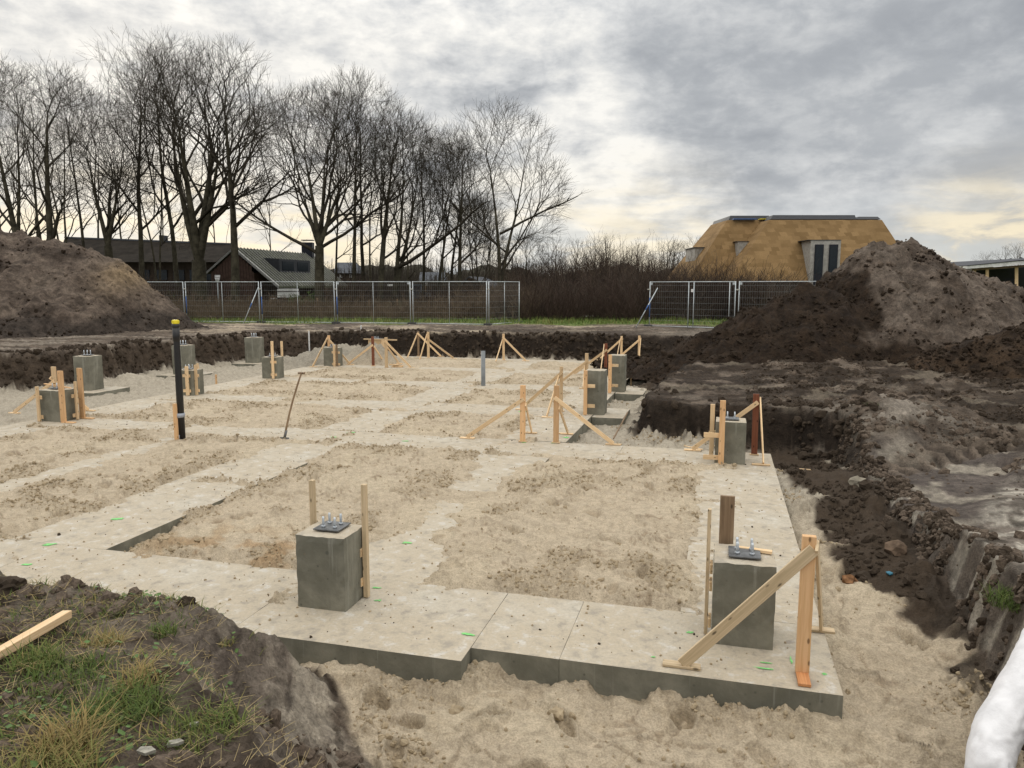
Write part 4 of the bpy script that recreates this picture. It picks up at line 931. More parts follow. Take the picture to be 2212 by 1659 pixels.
# thatched house on the right
YH = 52.0
c_ = far(1770, 640, YH); c_.z = .9; root = empty('thatched_house', c_, 'large house with tapering golden thatched walls and a flat dark roof', 'house')
def fr_(x0, x1, yb, tx0, tx1, ty, Ya, dep, lean): 
    bl, brr = far(x0, yb, Ya), far(x1, yb, Ya); tl, tr = far(tx0, ty, Ya + lean), far(tx1, ty, Ya + lean)
    return [bl, brr, Vector((brr.x, Ya + dep, brr.z)), Vector((bl.x, Ya + dep, bl.z))], [tl, tr, Vector((tr.x, Ya + dep - lean, tr.z)), Vector((tl.x, Ya + dep - lean, tl.z))]
b4, t4 = fr_(1573, 1993, 608, 1662, 1905, 475, YH, 11, 2.6); hexa('thatch_roof', b4, t4, M_thatch, root)
b4, t4 = fr_(1486, 1720, 608, 1571, 1700, 475.5, YH + 2.6, 9, 2.2); hexa('thatch_roof', b4, t4, M_thatch, root)
t1, t2, t3, t5 = far(1577, 465, YH + 4.9), far(1849, 463, YH + 2.9), far(1900, 467.5, YH + 2.9), far(1907, 475.5, YH + 2.4)
za = far(1700, 475, YH + 3).z; 
for nm, xa, xb, yt, dY in (('roof_sheet', 1572, 1664, 465, 5.0), ('roof_sheet', 1664.3, 1850, 463.7, 2.75), ('roof_sheet', 1850.3, 1903, 467.2, 2.75)):
    a, b_ = far(xa, 475, YH + dY), far(xb, 475, YH + dY); zt_ = far(xa, yt, YH + dY).z; a.z = b_.z = za + .02
    bb = [a, b_, b_ + Vector((-.1, 5.8, 0)), a + Vector((.3, 5.8, 0))]
    tt_ = [Vector((a.x + .28, a.y + .3, zt_)), Vector((b_.x - (.1 if xb > 1880 else 0), b_.y + .3, zt_)), Vector((b_.x - .2, b_.y + 5.5, zt_)), Vector((a.x + .4, a.y + 5.5, zt_))]
    hexa(nm, bb, tt_, M_roofdark, root)
for xa, xb, mm in ((1583, 1632, M_blueband), (1640, 1661, M_yellow)):
    a, b_ = far(xa, 474, YH + 4.7), far(xb, 473, YH + 4.7); box_obj('sheet_edge', (a + b_) / 2, Vector((b_.x - a.x, 0, 0)), Vector((0, .5, 0)), Z * .06, mm, root, 0)
def wallbox(name, x0, x1, y0, y1, Ya, dep, m, par):
    a, b_ = far(x0, y1, Ya), far(x1, y0, Ya); return box_obj(name, Vector(((a.x + b_.x) / 2, Ya + dep / 2, (a.z + b_.z) / 2)), Vector((b_.x - a.x, 0, 0)), Vector((0, dep, 0)), Z * (b_.z - a.z), m, par, 0)
wallbox('wall', 1600, 1985, 607.5, 668, YH + .7, 9, M_greywall, root)
wallbox('dormer_wall', 1591, 1632, 522, 600, YH + 3.2, 3, M_greywall, root); wallbox('dormer_top', 1590, 1634, 521, 522, YH + 3.15, 3.1, M_roofdark, root)
wallbox('dormer_wall', 1499, 1535, 535, 606, YH + 5.6, 3, M_greywall, root); wallbox('dormer_top', 1498, 1536, 533.8, 535, YH + 5.5, 3.2, M_roofdark, root)
w0 = wallbox('window', 1746, 1817, 519, 640, YH - .12, 3.5, M_greywall, root); wallbox('dormer_top', 1745, 1818, 517.8, 519, YH - .16, 3.6, M_roofdark, root)
for xa, xb in ((1757, 1780), (1788, 1811)):
    fw = wallbox('window', xa, xb, 528, 617, YH - .2, .3, M_frame, root); wallbox('pane', xa + 2.5, xb - 2.5, 532, 592, YH - .215, .2, M_glass, fw)
# open shed at the right edge
YS = 38.0; c_ = far(2200, 640, YS); c_.z = .85; root = empty('open_shed', c_, 'low dark shed at the right edge with a white roof edge and pale posts', 'shed')
def sp(x, y, dy=0): return far(x, y, YS - (x - 2089) * .02 + dy)
def slant(name, xa, xb, ya0, yb0, ya1, yb1, dep, m, par, dy=0):
    p = [sp(xa, ya1, dy), sp(xb, yb1, dy), sp(xb, yb0, dy), sp(xa, ya0, dy)]; q = [v_ + Vector((0, dep, 0)) for v_ in p]
    return hexa(name, [p[0], p[1], q[1], q[0]], [p[3], p[2], q[2], q[3]], m, par)
slant('roof_edge', 2089, 2290, 574.5, 555, 580.5, 565, 9, M_white, root); slant('roof_edge', 2089, 2290, 573.2, 553.4, 574.4, 554.9, 9.1, M_frame, root, -.03)
slant('beam', 2104, 2290, 580.6, 566, 584.5, 571, .2, M_old, root, .25); slant('wall', 2105, 2290, 584.6, 571.2, 650, 650, .2, M_dkwall, root, 1.6)
for x_ in (2107, 2134.5, 2198, 2262): slant('post', x_ - 1.6, x_ + 1.6, 584 - (x_ - 2104) * .068, 584 - (x_ - 2104) * .068, 650, 650, .14, M_pine, root, .3)
slant('base_panel', 2194, 2290, 625.5, 625, 650, 650, .1, M_white, root, .15); slant('door_frame', 2172, 2191, 602, 602, 640, 640, .05, M_frame, root, 1.5)
for i in range(5):
    x_ = 2128 + i * 22; y_ = 568.5 - i * 2.0; s_ = poly('roof_ridge', [sp(x_, y_, 4), sp(x_ + 22, y_ - 2, 4), sp(x_ + 11.5, y_ - 7.5, 4), sp(x_, y_, 9), sp(x_ + 22, y_ - 2, 9), sp(x_ + 11.5, y_ - 7.5, 9)], [(0, 1, 2), (5, 4, 3), (0, 2, 5, 3), (1, 4, 5, 2), (0, 3, 4, 1)], M_slate, root)
# barn with red boards and standing seam roof
c_ = far(560, 660, 60); c_.z = .9; root = empty('barn', c_, 'barn with a red board gable, mossy ribbed roof and dark dormer', 'barn')
A0 = far(504, 534.5, 58); E0 = far(446, 587, 58); E1 = far(602, 618.5, 58); dv_ = Vector((2.6, 12, 0)); gz = .9
inn = .25
poly('gable_wall', [Vector((E0.x + inn, 58.2, gz)), Vector((E1.x - 1.9, 58.2, gz)), Vector((E1.x - 1.9, 58.2, E1.z + 1.0)), A0 + Vector((0, .2, -.22)), Vector((E0.x + inn, 58.2, E0.z - .1)),
                    Vector((E0.x + inn, 58.2, gz)) + dv_, Vector((E1.x - 1.9, 58.2, gz)) + dv_, Vector((E1.x - 1.9, 58.2, E1.z + 1.0)) + dv_, A0 + Vector((0, .2, -.22)) + dv_, Vector((E0.x + inn, 58.2, E0.z - .1)) + dv_],
     [(0, 1, 2, 3, 4), (9, 8, 7, 6, 5), (0, 5, 6, 1), (1, 6, 7, 2), (4, 9, 5, 0)], M_redboard, root)
for i in range(17):
    x_ = E0.x + inn + .15 + i * .22
    if x_ > E1.x - 2.1: break
    zt_ = (E0.z + (A0.z - E0.z) * (x_ - E0.x) / (A0.x - E0.x) if x_ < A0.x else A0.z + (E1.z - A0.z) * (x_ - A0.x) / (E1.x - A0.x)) - .3
    box_obj('board', Vector((x_, 58.17, (gz + zt_) / 2)), Vector((.19, 0, 0)), Vector((0, .04, 0)), Z * (zt_ - gz), M_redboard, root, 0)
def roofslab(name, a, e_, th, m): 
    n_ = Vector((0, 0, -th)); p = [a, e_, e_ + dv_, a + dv_]; return hexa(name, [q + n_ for q in p], p, m, root)
roofslab('roof', A0, E0, .16, M_moss); roofslab('roof', A0 + Z * .004, E1, .16, M_moss)
for k in range(27):
    q = dv_ * (k / 26.0); a, e_ = A0 + q, E1 + q; 
    poly('roof_seam', [a + Z * .01, a + dv_ * .004 + Z * .01, e_ + dv_ * .004 + Z * .01, e_ + Z * .01, a + Z * .09, a + dv_ * .004 + Z * .09, e_ + dv_ * .004 + Z * .09, e_ + Z * .09], [(3, 2, 1, 0), (4, 5, 6, 7), (0, 1, 5, 4), (1, 2, 6, 5), (2, 3, 7, 6), (3, 0, 4, 7)], M_seam if k else M_white, root)
for e_ in (E0, E1):
    n_ = Vector((0, -.06, 0)); poly('verge_board', [A0 + n_, e_ + n_, e_ + n_ - Z * .17, A0 + n_ - Z * .17, A0 + n_ * .1, e_ + n_ * .1, e_ + n_ * .1 - Z * .17, A0 + n_ * .1 - Z * .17], [(0, 1, 2, 3), (7, 6, 5, 4), (0, 4, 5, 1), (2, 6, 7, 3), (1, 5, 6, 2), (0, 3, 7, 4)], M_seam, root)
dq = A0.lerp(E1, .30) + dv_ * .22; d2 = A0.lerp(E1, .62) + dv_ * .22
dm = hexa('dormer', [Vector((d2.x, d2.y, d2.z)), d2 + dv_ * .42, Vector((dq.x - 1, dq.y, d2.z)) + dv_ * .42, Vector((dq.x - 1, dq.y, d2.z))], [Vector((d2.x, d2.y, dq.z + .12)), Vector((d2.x, d2.y, dq.z + .12)) + dv_ * .42, Vector((dq.x - 1, dq.y, dq.z + .25)) + dv_ * .42, Vector((dq.x - 1, dq.y, dq.z + .25))], M_roofdark, root)
for k in (.08, .56):
    a = Vector((d2.x + .03, d2.y, d2.z + .15)) + dv_ * (.42 * k); b_ = a + dv_ * (.42 * .36); hh_ = dq.z - d2.z - .2
    hexa('pane', [a, b_, b_ - Vector((.05, 0, 0)), a - Vector((.05, 0, 0))], [v_ + Z * hh_ for v_ in (a, b_, b_ - Vector((.05, 0, 0)), a - Vector((.05, 0, 0)))], M_glass, dm)
q = A0 + dv_ * .97; box_obj('chimney', q + Z * .35, Vector((.95, 0, 0)), Vector((0, .8, 0)), Z * 1.3, M_frame, root, 0); box_obj('chimney_cap', q + Z * 1.2, Vector((1.0, 0, 0)), Vector((0, .85, 0)), Z * .06, M_frame, root, 0)
# long dark house behind the left trees
c_ = far(300, 650, 68); c_.z = .9; root = empty('long_house', c_, 'long dark brown house with a straight ridge behind the left trees', 'house')
a, b_ = far(140, 514, 72), far(500, 528, 72); ea, eb = far(120, 566, 66.5), far(505, 566, 66.5); ea.z = eb.z = ea.z
hexa('roof', [ea, eb, Vector((eb.x, 78, eb.z)), Vector((ea.x, 78, ea.z))], [a, b_, b_ + Vector((0, .4, 0)), a + Vector((0, .4, 0))], M_brownroof, root)
box_obj('ridge', (a + b_) / 2 + Vector((0, .2, .05)), b_ - a, Vector((0, .6, 0)), Z * .14, M_slate, root, 0)
wl = box_obj('wall', Vector(((ea.x + eb.x) / 2, 72, (ea.z + .9) / 2)), Vector((eb.x - ea.x - .8, 0, 0)), Vector((0, 9.5, 0)), Z * (ea.z - .9), M_brickw, root, 0)
for x_ in (300, 338, 375, 410, 445): wallbox('window', x_, x_ + 22, 583, 605, 67.1, .2, M_glass, root)
wallbox('chimney', 344, 352, 508, 522, 72, 1, M_frame, root)
def smallhouse(label, x0, x1, yr, ye, Y, mroof, mwall, name='house', cat='house'):
    c_ = far((x0 + x1) / 2, 650, Y); c_.z = .9; r_ = empty(name, c_, label, cat)
    a, b_ = far(x0 + 2, yr, Y + 3), far(x1 - 2, yr, Y + 3); ea, eb = far(x0, ye, Y), far(x1, ye, Y)
    hexa('roof', [ea, eb, Vector((eb.x, Y + 6, eb.z)), Vector((ea.x, Y + 6, ea.z))], [a, b_, b_ + Vector((0, .1, 0)), a + Vector((0, .1, 0))], mroof, r_)
    wf = box_obj('wall', Vector(((ea.x + eb.x) / 2, Y + 3, (ea.z + .9) / 2)), Vector((eb.x - ea.x - .6, 0, 0)), Vector((0, 5.2, 0)), Z * (ea.z - .9), mwall, r_, 0)
    xm = (x0 + x1) / 2; wy = (ye + 618) / 2
    for xx in (xm - (x1 - x0) * .22, xm + (x1 - x0) * .2): wallbox('window', xx - 3, xx + 3, ye + 3, ye + 10, Y + .35, .1, M_white, r_)
    return r_
smallhouse('distant house with a blue grey slate roof right of the oak trunk', 722, 772, 567, 590, 92, M_slate, M_brickw)
smallhouse('distant dark house with a plain grey roof seen between the leaning trunks', 905, 962, 588, 607, 96, M_slate, M_brickw)
smallhouse('tiny far house with white windows beyond the brush', 1203, 1232, 603, 609, 118, M_slate, M_brickw)
# garden shed: gable towards the viewer
c_ = far(1030, 660, 62); c_.z = .9; root = empty('garden_shed', c_, 'small dark garden shed with a sloping roof among the trunks', 'shed')
a, l_, r_ = far(1012, 597, 62), far(996, 612, 62), far(1046, 617, 62); dq_ = Vector((1.1, 4.5, .0)); r2 = far(1084, 619, 64)
poly('wall', [Vector((l_.x + .1, 62.1, .9)), Vector((r_.x, 62.1, .9)), Vector((r_.x, 62.1, r_.z)), a + Vector((0, .1, -.1)), Vector((l_.x + .1, 62.1, l_.z - .1))] + [v_ + dq_ for v_ in (Vector((l_.x + .1, 62.1, .9)), Vector((r_.x, 62.1, .9)), Vector((r_.x, 62.1, r_.z)), a + Vector((0, .1, -.1)), Vector((l_.x + .1, 62.1, l_.z - .1)))], [(0, 1, 2, 3, 4), (9, 8, 7, 6, 5), (0, 5, 6, 1), (1, 6, 7, 2), (4, 9, 5, 0)], M_brickw, root)
for e_ in (l_, r_ + Vector((.7, 0, -.12))):
    p = [a, e_, e_ + dq_, a + dq_]; hexa('roof', [q - Z * .1 for q in p], p, M_slate, root)
# trailer, machine, hoop
c_ = far(625, 650, 56); c_.z = .9; root = empty('trailer', c_, 'white open trailer parked under the barn eave', 'trailer')
for k, (yy, hh_) in enumerate(((624, 5), (631, 7), (638.5, 4))): wallbox('side_board', 599, 632 + k, yy, yy + hh_, 56, 1.6, M_white, root)
wallbox('bed', 599, 634, 643.5, 645, 55.95, 1.7, M_frame, root)
for xx in (606, 624):
    q = far(xx, 647, 55.9); q.z = 1.2; tube_obj('wheel', [q, q + Vector((0, .2, 0))], .3, M_rubber, root, 12)
tube_obj('drawbar', [far(598, 645, 56.6), far(584, 646, 56.6)], .05, M_galv, root, 6)
c_ = far(903, 650, 58); c_.z = .9; root = empty('farm_machine', c_, 'grey blue farm machine with a small cab behind the fence', 'farm machine')
M_bluegrey = plain('blue_grey_paint', (.085, .105, .135), .5)
wallbox('body', 893, 916, 631, 645, 58, 1.5, M_bluegrey, root)
for xx in (894, 900.5, 907): wallbox('cab_pillar', xx, xx + 1.4, 617, 631, 58.1, .9, M_bluegrey, root)
wallbox('cab_roof', 892.5, 910, 614.5, 617, 58, 1.1, M_bluegrey, root); wallbox('bonnet', 916.3, 927, 633, 641, 58.1, 1.1, M_bluegrey, root)
for xx in (898, 921):
    q = far(xx, 650, 57.9); q.z = 1.3; tube_obj('wheel', [q, q + Vector((0, .3, 0))], .42, M_rubber, root, 12)
c_ = far(469.5, 650, 57.6); c_.z = .9; root = empty('basketball_hoop', c_, 'white basketball hoop against the red barn gable', 'basketball hoop')
wallbox('backboard', 464, 475, 594, 599, 57.6, .06, M_white, root); q = far(469.5, 600, 57.4); tube_obj('net', [q, q - Z * .35], [.2, .1], M_white, root, 8)
q = far(469.5, 601, 57.75); tube_obj('pole', [Vector((q.x, q.y, .8)), q], .05, M_galv, root, 8)
c_ = far(915, 660, 60); prop(wallbox('notice_board', 910, 920.5, 616.5, 634, 60, .06, M_old, None), 'small pale notice board on a post right of the farm machine', 'sign')
prop(wallbox('white_panel', 837, 851, 614, 618, 66, .4, M_white, None), 'small white flat panel roof between the leaning trunks', 'panel')
for i, (xx, ya) in enumerate(((686, 644), (722, 652), (797, 648), (858, 646), (927, 650), (978, 646))):
    q = far(xx, ya, 47); prop(board('fence_stake', Vector((q.x, q.y, .8)), q, .1, .09, M_old, None, Vector((1, 0, 0))), 'weathered wooden stake in the rough grass behind the mesh fence', 'stake', 'old stakes behind the mesh fence')
# ------------------------------------------------------------------ bare trees
def rnd_perp(d_):
    a = random.uniform(0, 2 * math.pi); x = d_.orthogonal().normalized(); return x * math.cos(a) + d_.cross(x) * math.sin(a)
def grow(S, p, d_, L, r, r_end, n, wob, up, kids=None):
    """one limb of n pieces; returns the joints (point, direction, radius)"""
    st = L / n; J = []
    for i in range(n):
        d_ = (d_ + rnd_perp(d_) * random.uniform(0, wob) + Z * up).normalized(); q = p + d_ * st
        ra = r + (r_end - r) * i / n; rb = r + (r_end - r) * (i + 1) / n
        S.append((p.x, p.y, p.z, q.x, q.y, q.z, ra, rb)); J.append((q, d_, rb)); p = q
    return J
TW = [0, 0]
def side(S, J, cnt, Lf, ang, lvl, maxl, t0=.25, upb=.05, thin=1.0):
    n = len(J)
    for k in range(cnt):
        t = t0 + (1 - t0) * (k + random.random()) / cnt; i = min(n - 1, int(t * n)); q, d_, r_ = J[i]
        a = R(random.uniform(*ang)); nd = (d_ * math.cos(a) + rnd_perp(d_) * math.sin(a)).normalized(); nd = (nd + Z * upb).normalized()
        L = Lf * (1.15 - .7 * t) * random.uniform(.65, 1.25); r0 = min(r_ * .62, .018 * L + .008) * thin
        m = 4 if lvl == 1 else 3 if lvl == 2 else 2 if lvl == 3 else 1
        j2 = grow(S, q, nd, L, max(r0, .011), max(r0 * .4, .009), m, .38, .06)
        if lvl < maxl: side(S, j2, 6 if lvl == 1 else 5 if lvl == 2 else 3, L * .52, (25, 60), lvl + 1, maxl, .15, .06, thin)
        if lvl >= maxl - 1:
            q2, d2, r2 = j2[-1]
            for _ in range(2):
                nd = (d2 + rnd_perp(d2) * .6).normalized(); grow(S, q2, nd, L * .4, .010, .007, 1, .3, .03)
GTREE = 'bare winter trees behind the site fence'
def tree(label, x, Y, ytop, dia, stems=((0, 0, 1.0, 0),), clear=.35, limbs=11, spread=.30, lean=0., mt=None, name='bare_tree', seed=0, extra=(), mtw=None, group=GTREE, fine=1.0):
    """a trunk with forking limbs; every fork is a share of the way to the edge of a domed crown, so the twigs end on the dome"""
    rg = random.Random(seed); base = far(x, 660, Y); base.z = .85; H = far(x, ytop, Y).z - base.z
    W = H * spread * .92; zb = H * clear * .55; zm = H * .56 + zb * .35; hz = H - zm; hb = zm - zb; cx = lean * H * .5
    T, S = [], []
    def reach(p, d_):
        """distance to the crown's edge"""
        h_ = hz if p.z > zm or d_.z > .15 else hb
        k = Vector((1 / W, 1 / (W * .85), 1 / h_)); o = Vector(((p.x - cx) * k.x, p.y * k.y, (p.z - zm) * k.z)); e_ = Vector((d_.x * k.x, d_.y * k.y, d_.z * k.z))
        A_, B_, C_ = e_.dot(e_), o.dot(e_), o.dot(o) - 1; D_ = B_ * B_ - A_ * C_
        return (-B_ + math.sqrt(D_)) / A_ if D_ > 0 else 0.
    def gauss3(s_): return Vector((rg.gauss(0, s_), rg.gauss(0, s_), rg.gauss(0, s_)))
    def perp(d_):
        o = d_.orthogonal().normalized(); t_ = rg.uniform(0, 6.283); return o * math.cos(t_) + d_.cross(o) * math.sin(t_)
    LV = 7 if fine >= 1 else 5
    def fork(p, d_, r, lv):
        R_ = reach(p, d_); L = max(.30, R_ * rg.uniform(.20, .36)) if lv < LV - 1 else max(.35, min(R_, 1.2) * rg.uniform(.5, 1.0)); n = 3 if L > 1.6 else 2 if L > .7 else 1; r2 = max(.006, r * .86)
        for i in range(n):
            d_ = (d_ + gauss3(.085) + Z * .035).normalized(); e_ = p + d_ * (L / n); ra = r + (r2 - r) * i / n; rb = r + (r2 - r) * (i + 1) / n; S.append((*p, *e_, ra, rb))
            if rg.random() < .30 and lv > 1: t_ = (d_ + perp(d_) * rg.uniform(.5, 1.0) + Z * .1).normalized(); l_ = rg.uniform(.35, .9); S.append((*e_, *(e_ + t_ * l_), .0065, .0045)); u2 = (t_ + gauss3(.35)).normalized(); S.append((*(e_ + t_ * l_ * .55), *(e_ + t_ * l_ * .55 + u2 * l_ * .6), .0055, .004))
            p = e_
        if lv >= LV or R_ < .35:
            for _ in range(2 + (rg.random() < .5)): t_ = (d_ + perp(d_) * rg.uniform(.1, .7) + Z * .08).normalized(); S.append((*p, *(p + t_ * rg.uniform(.35, .95)), .006, .004))
            return
        ax = perp(d_); am, as_ = R(rg.uniform(6, 20)), R(rg.uniform(26, 52))
        fork(p, (d_ * math.cos(am) + ax * math.sin(am)).normalized(), max(.0065, r2 * .84), lv + 1)
        fork(p, (d_ * math.cos(as_) - ax * math.sin(as_) + Z * .08).normalized(), max(.0065, r2 * rg.uniform(.5, .72)), lv + 1 + (rg.random() < .25))
        if rg.random() < .14: ax2 = d_.cross(ax); fork(p, (d_ * math.cos(as_) + ax2 * math.sin(as_)).normalized(), max(.0065, r2 * .55), lv + 2)
    fk = max(s_[3] for s_ in stems); p = Vector((0, 0, 0)); d_ = Vector((lean, 0, 1)).normalized(); single = len(stems) == 1
    if fk > .4:
        J = grow(T, p, d_, fk, dia / 2 * 1.1, dia / 2 * .9, 4, .03, .02); p, d_, _r = J[-1]
    for tx, ty, sh, z0 in stems:
        L = H * sh * (.74 if single else .70) - p.z; r0 = dia / 2 * (1 if single else .60); nn = max(6, int(L / 1.1))
        J = grow(T, p, Vector((tx + lean, ty, 1)).normalized(), L, r0, max(.035, r0 * .22), nn, .07, .02 + abs(tx) * .06)
        zs = clear * H * (.72 if single else .8); C_ = [j for j in J if j[0].z > zs] or J[-3:]
        k_ = max(5, int(limbs * (.56 if single else .36)))
        for k in range(k_):
            j = C_[min(len(C_) - 1, int((k + rg.random() * .8) / k_ * len(C_)))]; t_ = k / k_; a_ = R(rg.uniform(30, 58) - 14 * t_)
            ph = k * 2.4 + rg.uniform(-.5, .5); o = Vector((math.cos(ph), math.sin(ph), 0)); dd = (j[1] * math.cos(a_) + o * math.sin(a_)).normalized()
            fork(j[0], dd, min(j[2] * .68, .016 * reach(j[0], dd) + .03), 1 + (t_ > .55) + (rg.random() < .3))
        fork(J[-1][0], J[-1][1], J[-1][2], 2); fork(J[-1][0], (J[-1][1] + perp(J[-1][1]) * .45).normalized(), J[-1][2] * .8, 2)
    for (z0, tx, ty, L, r_) in extra:
        q_ = Vector((lean * z0, 0, z0)); J = grow(S, q_, Vector((tx, ty, .5)).normalized(), L, r_, r_ * .35, 7, .16, .045)
        for k in range(2, 7):
            for s_ in (-1, 1): dd = (J[k][1] + perp(J[k][1]) * .7 + Z * .35).normalized(); W_ = W; fork(J[k][0], dd, J[k][2] * .55, 3 + (k < 4))
    root = empty(name, base, label, 'tree', group)
    V_, F_ = seg_mesh(T, 7); link('trunk', mesh_np('trunk', V_, F_, True), mt or M_bark, root)
    V_, F_ = seg_mesh(S, 3); link('crown', mesh_np('crown', V_, F_), mtw or M_twig, root)
    TW[0] += len(S); return root
L_ = [  # label, x, Y, top, diameter, options
 ('bare tree at the very left edge, thin and leaning', 4, 56, 118, .30, dict(limbs=9, spread=.26)),
 ('slim bare tree second from the left edge', 24, 60, 128, .34, dict(limbs=9, spread=.24)),
 ('bare tree with forked top behind the crest of the left heap', 47, 58, 150, .42, dict(limbs=10, spread=.26)),
 ('stout dark trunk of a bare tree behind the left heap crest', 68, 52, 170, .60, dict(limbs=10, spread=.25, clear=.4)),
 ('slender bare tree right of the stout dark trunk on the heap', 86, 63, 140, .36, dict(limbs=9, spread=.25)),
 ('thick bare trunk rising behind the right shoulder of the left heap', 122, 50, 136, .64, dict(limbs=11, spread=.28)),
 ('young thin tree with wispy top left of the straight pole like trunk', 152, 66, 180, .26, dict(limbs=8, spread=.24)),
 ('straight pole like trunk before the long dark house roof', 193, 54, 185, .30, dict(limbs=9, spread=.22, clear=.45)),
 ('bare tree forking low before the long dark house', 245, 53, 205, .58, dict(stems=((-.22, .05, .98, 4.6), (.20, -.05, .9, 4.6), (.02, .1, .8, 4.6)), limbs=9, spread=.24)),
 ('very tall straight bare tree left of centre in the tall group', 311, 54, 78, .44, dict(limbs=15, spread=0.3, clear=.38)),
 ('thin twin stemmed tree beside the very tall straight one', 346, 60, 190, .3, dict(stems=((-.07, 0, .98, .5), (.08, .05, .9, .5)), limbs=9, spread=.22)),
 ('tall bare tree with rounded crown, highest of the group', 386, 55, 72, .42, dict(limbs=14, spread=0.27, clear=.36)),
 ('massive multi stemmed tree with crooked limbs left of the barn gable', 432, 52, 108, 1.0, dict(stems=((-.30, .1, .92, 3.4), (-.05, -.1, 1.0, 3.6), (.12, .1, .95, 3.6), (.30, -.05, .86, 3.2)), limbs=13, spread=0.36, clear=.4)),
 ('tall single trunk directly before the red barn gable with fanned crown', 508, 50, 100, .64, dict(limbs=17, spread=0.36, clear=.40)),
 ('wide oak like tree with forked low limbs before the ribbed barn roof', 692, 49, 196, .62, dict(stems=((-.42, .1, .80, 4.2), (-.12, -.1, 1.0, 4.4), (.10, .1, .96, 4.4), (.38, -.05, .84, 4.1)), limbs=15, spread=0.4, clear=.40, extra=((3.9, -1.0, .1, 6.5, .14), (4.2, 1.0, .1, 6.5, .13)))),
 ('thin crooked sapling just right of the oak like trunk', 728, 52, 300, .2, dict(limbs=8, spread=.24)),
 ('straight reddish trunk with narrow crown right of the sapling', 766, 51, 165, .34, dict(limbs=13, spread=.30, clear=.42)),
 ('dark straight trunk standing close right of the reddish one', 787, 54, 172, .34, dict(limbs=13, spread=.30)),
 ('thick tree leaning slightly right before the far slate roofs', 820, 50, 236, .5, dict(lean=.05, limbs=13, spread=0.3, clear=.34)),
 ('leaning twin trunks with a long low limb stretching right', 852, 51, 246, .62, dict(stems=((.12, 0, 1.0, 1.0), (.26, .1, .92, 1.2)), limbs=13, spread=0.34, clear=.3, extra=((3.0, 1.25, -.15, 7.5, .16),))),
 ('slim curved tree right of the leaning twin trunks', 914, 55, 262, .26, dict(lean=-.02, limbs=9, spread=.26)),
 ('thin trunk bending right above the farm machine', 944, 53, 300, .26, dict(lean=.10, limbs=8, spread=.24)),
 ('sinuous thin tree left of the upright one near the shed', 972, 57, 300, .24, dict(limbs=8, spread=.24)),
 ('upright dark tree with even crown left of the garden shed', 990, 52, 284, .36, dict(limbs=13, spread=.28, clear=.3)),
 ('small bushy tree with many stems in front of the garden shed', 1032, 55, 440, .22, dict(stems=((-.18, 0, 1., .3), (.05, 0, .9, .3), (.24, .1, .85, .3)), limbs=9, spread=.28, clear=.25)),
 ('rightmost big bare tree with branches reaching out to the right', 1080, 50, 228, .46, dict(stems=((-.06, 0, 1.0, 1.6), (.17, 0, .93, 1.8)), limbs=15, spread=0.34, clear=.24, extra=((5.2, .85, .1, 5.6, .10), (4.4, -.8, .1, 4.2, .08)), mtw=None)),
 ('thin small tree standing at the left edge of the brown brush', 1136, 58, 520, .2, dict(limbs=10, spread=.34, clear=.2)),
 ('faint thin tree in the back rank, leftmost', 14, 78, 200, .3, dict(limbs=9, spread=.24)), ('faint thin tree in the back rank behind the forked one', 58, 80, 190, .3, dict(limbs=9, spread=.24)),
 ('faint thin tree in the back rank left of the thick trunk', 102, 76, 210, .3, dict(limbs=9, spread=.24)), ('faint thin tree in the back rank right of the thick trunk', 138, 79, 230, .3, dict(limbs=9, spread=.24)),
 ('back rank tree between the pole like and low forking trees', 215, 75, 250, .3, dict(limbs=10, spread=.26)), ('back rank tree right of the low forking tree', 276, 78, 240, .28, dict(limbs=10, spread=.26)),
 ('back rank sapling left of the massive tree foot', 366, 72, 330, .2, dict(limbs=10, spread=.28, clear=.2)), ('back rank sapling above the barn ridge', 470, 82, 340, .22, dict(limbs=10, spread=.28)),
 ('back rank sapling left of the oak like tree', 590, 80, 360, .2, dict(limbs=10, spread=.3)), ('back rank tree behind the thick leaning tree', 802, 74, 330, .26, dict(limbs=10, spread=.3)),
 ('back rank sapling right of the twin trunks', 884, 70, 380, .2, dict(limbs=10, spread=.3, clear=.2)), ('back rank sapling before the far dark house', 958, 72, 390, .2, dict(limbs=10, spread=.3, clear=.2)),
 ('back rank sapling left of the rightmost big tree', 1056, 68, 420, .2, dict(limbs=10, spread=.32, clear=.2)),
]
for i, (lab, x, Y, yt, dia, kw) in enumerate(L_): tree(lab, x, Y, yt, dia, seed=100 + i * 3, fine=1.0 if i < 27 else .6, **kw)
GD = 'small distant trees along the horizon'
for i, (lab, x, Y, yt, dia, sp_2, mw) in enumerate((('pale fan shaped distant tree right of the big bare tree', 1200, 105, 522, .4, .5, M_twig2), ('second pale fan shaped distant tree beside the first one', 1238, 112, 524, .4, .5, M_twig2),
        ('left dark layered distant tree of the pair above the brush', 1280, 92, 522, .4, .42, M_twig), ('right taller dark distant tree of the pair above the brush', 1312, 95, 517, .5, .46, M_twig), ('slight distant tree between the pair and the house', 1368, 92, 532, .3, .36, M_twig),
        ('rounded distant tree left of the thatched house', 1438, 88, 526, .4, .46, M_twig), ('distant tree with dense head close to the thatched house', 1462, 90, 532, .4, .42, M_twig), ('faint distant tree just left of the grey dormer', 1492, 96, 520, .3, .4, M_twig2),
        ('far bare tree over the shed roof at the right edge', 2196, 150, 527, .5, .55, M_twig2), ('far bare tree left of the one over the shed roof', 2160, 155, 535, .5, .5, M_twig2), ('low far tree near the shoulder of the right heap', 2120, 170, 548, .5, .5, M_twig2))):
    tree(lab, x, Y, yt, dia, limbs=12, spread=sp_2, name='distant_tree', seed=500 + i, clear=.28, mtw=mw, group=GD, fine=.55)
random.seed(77)
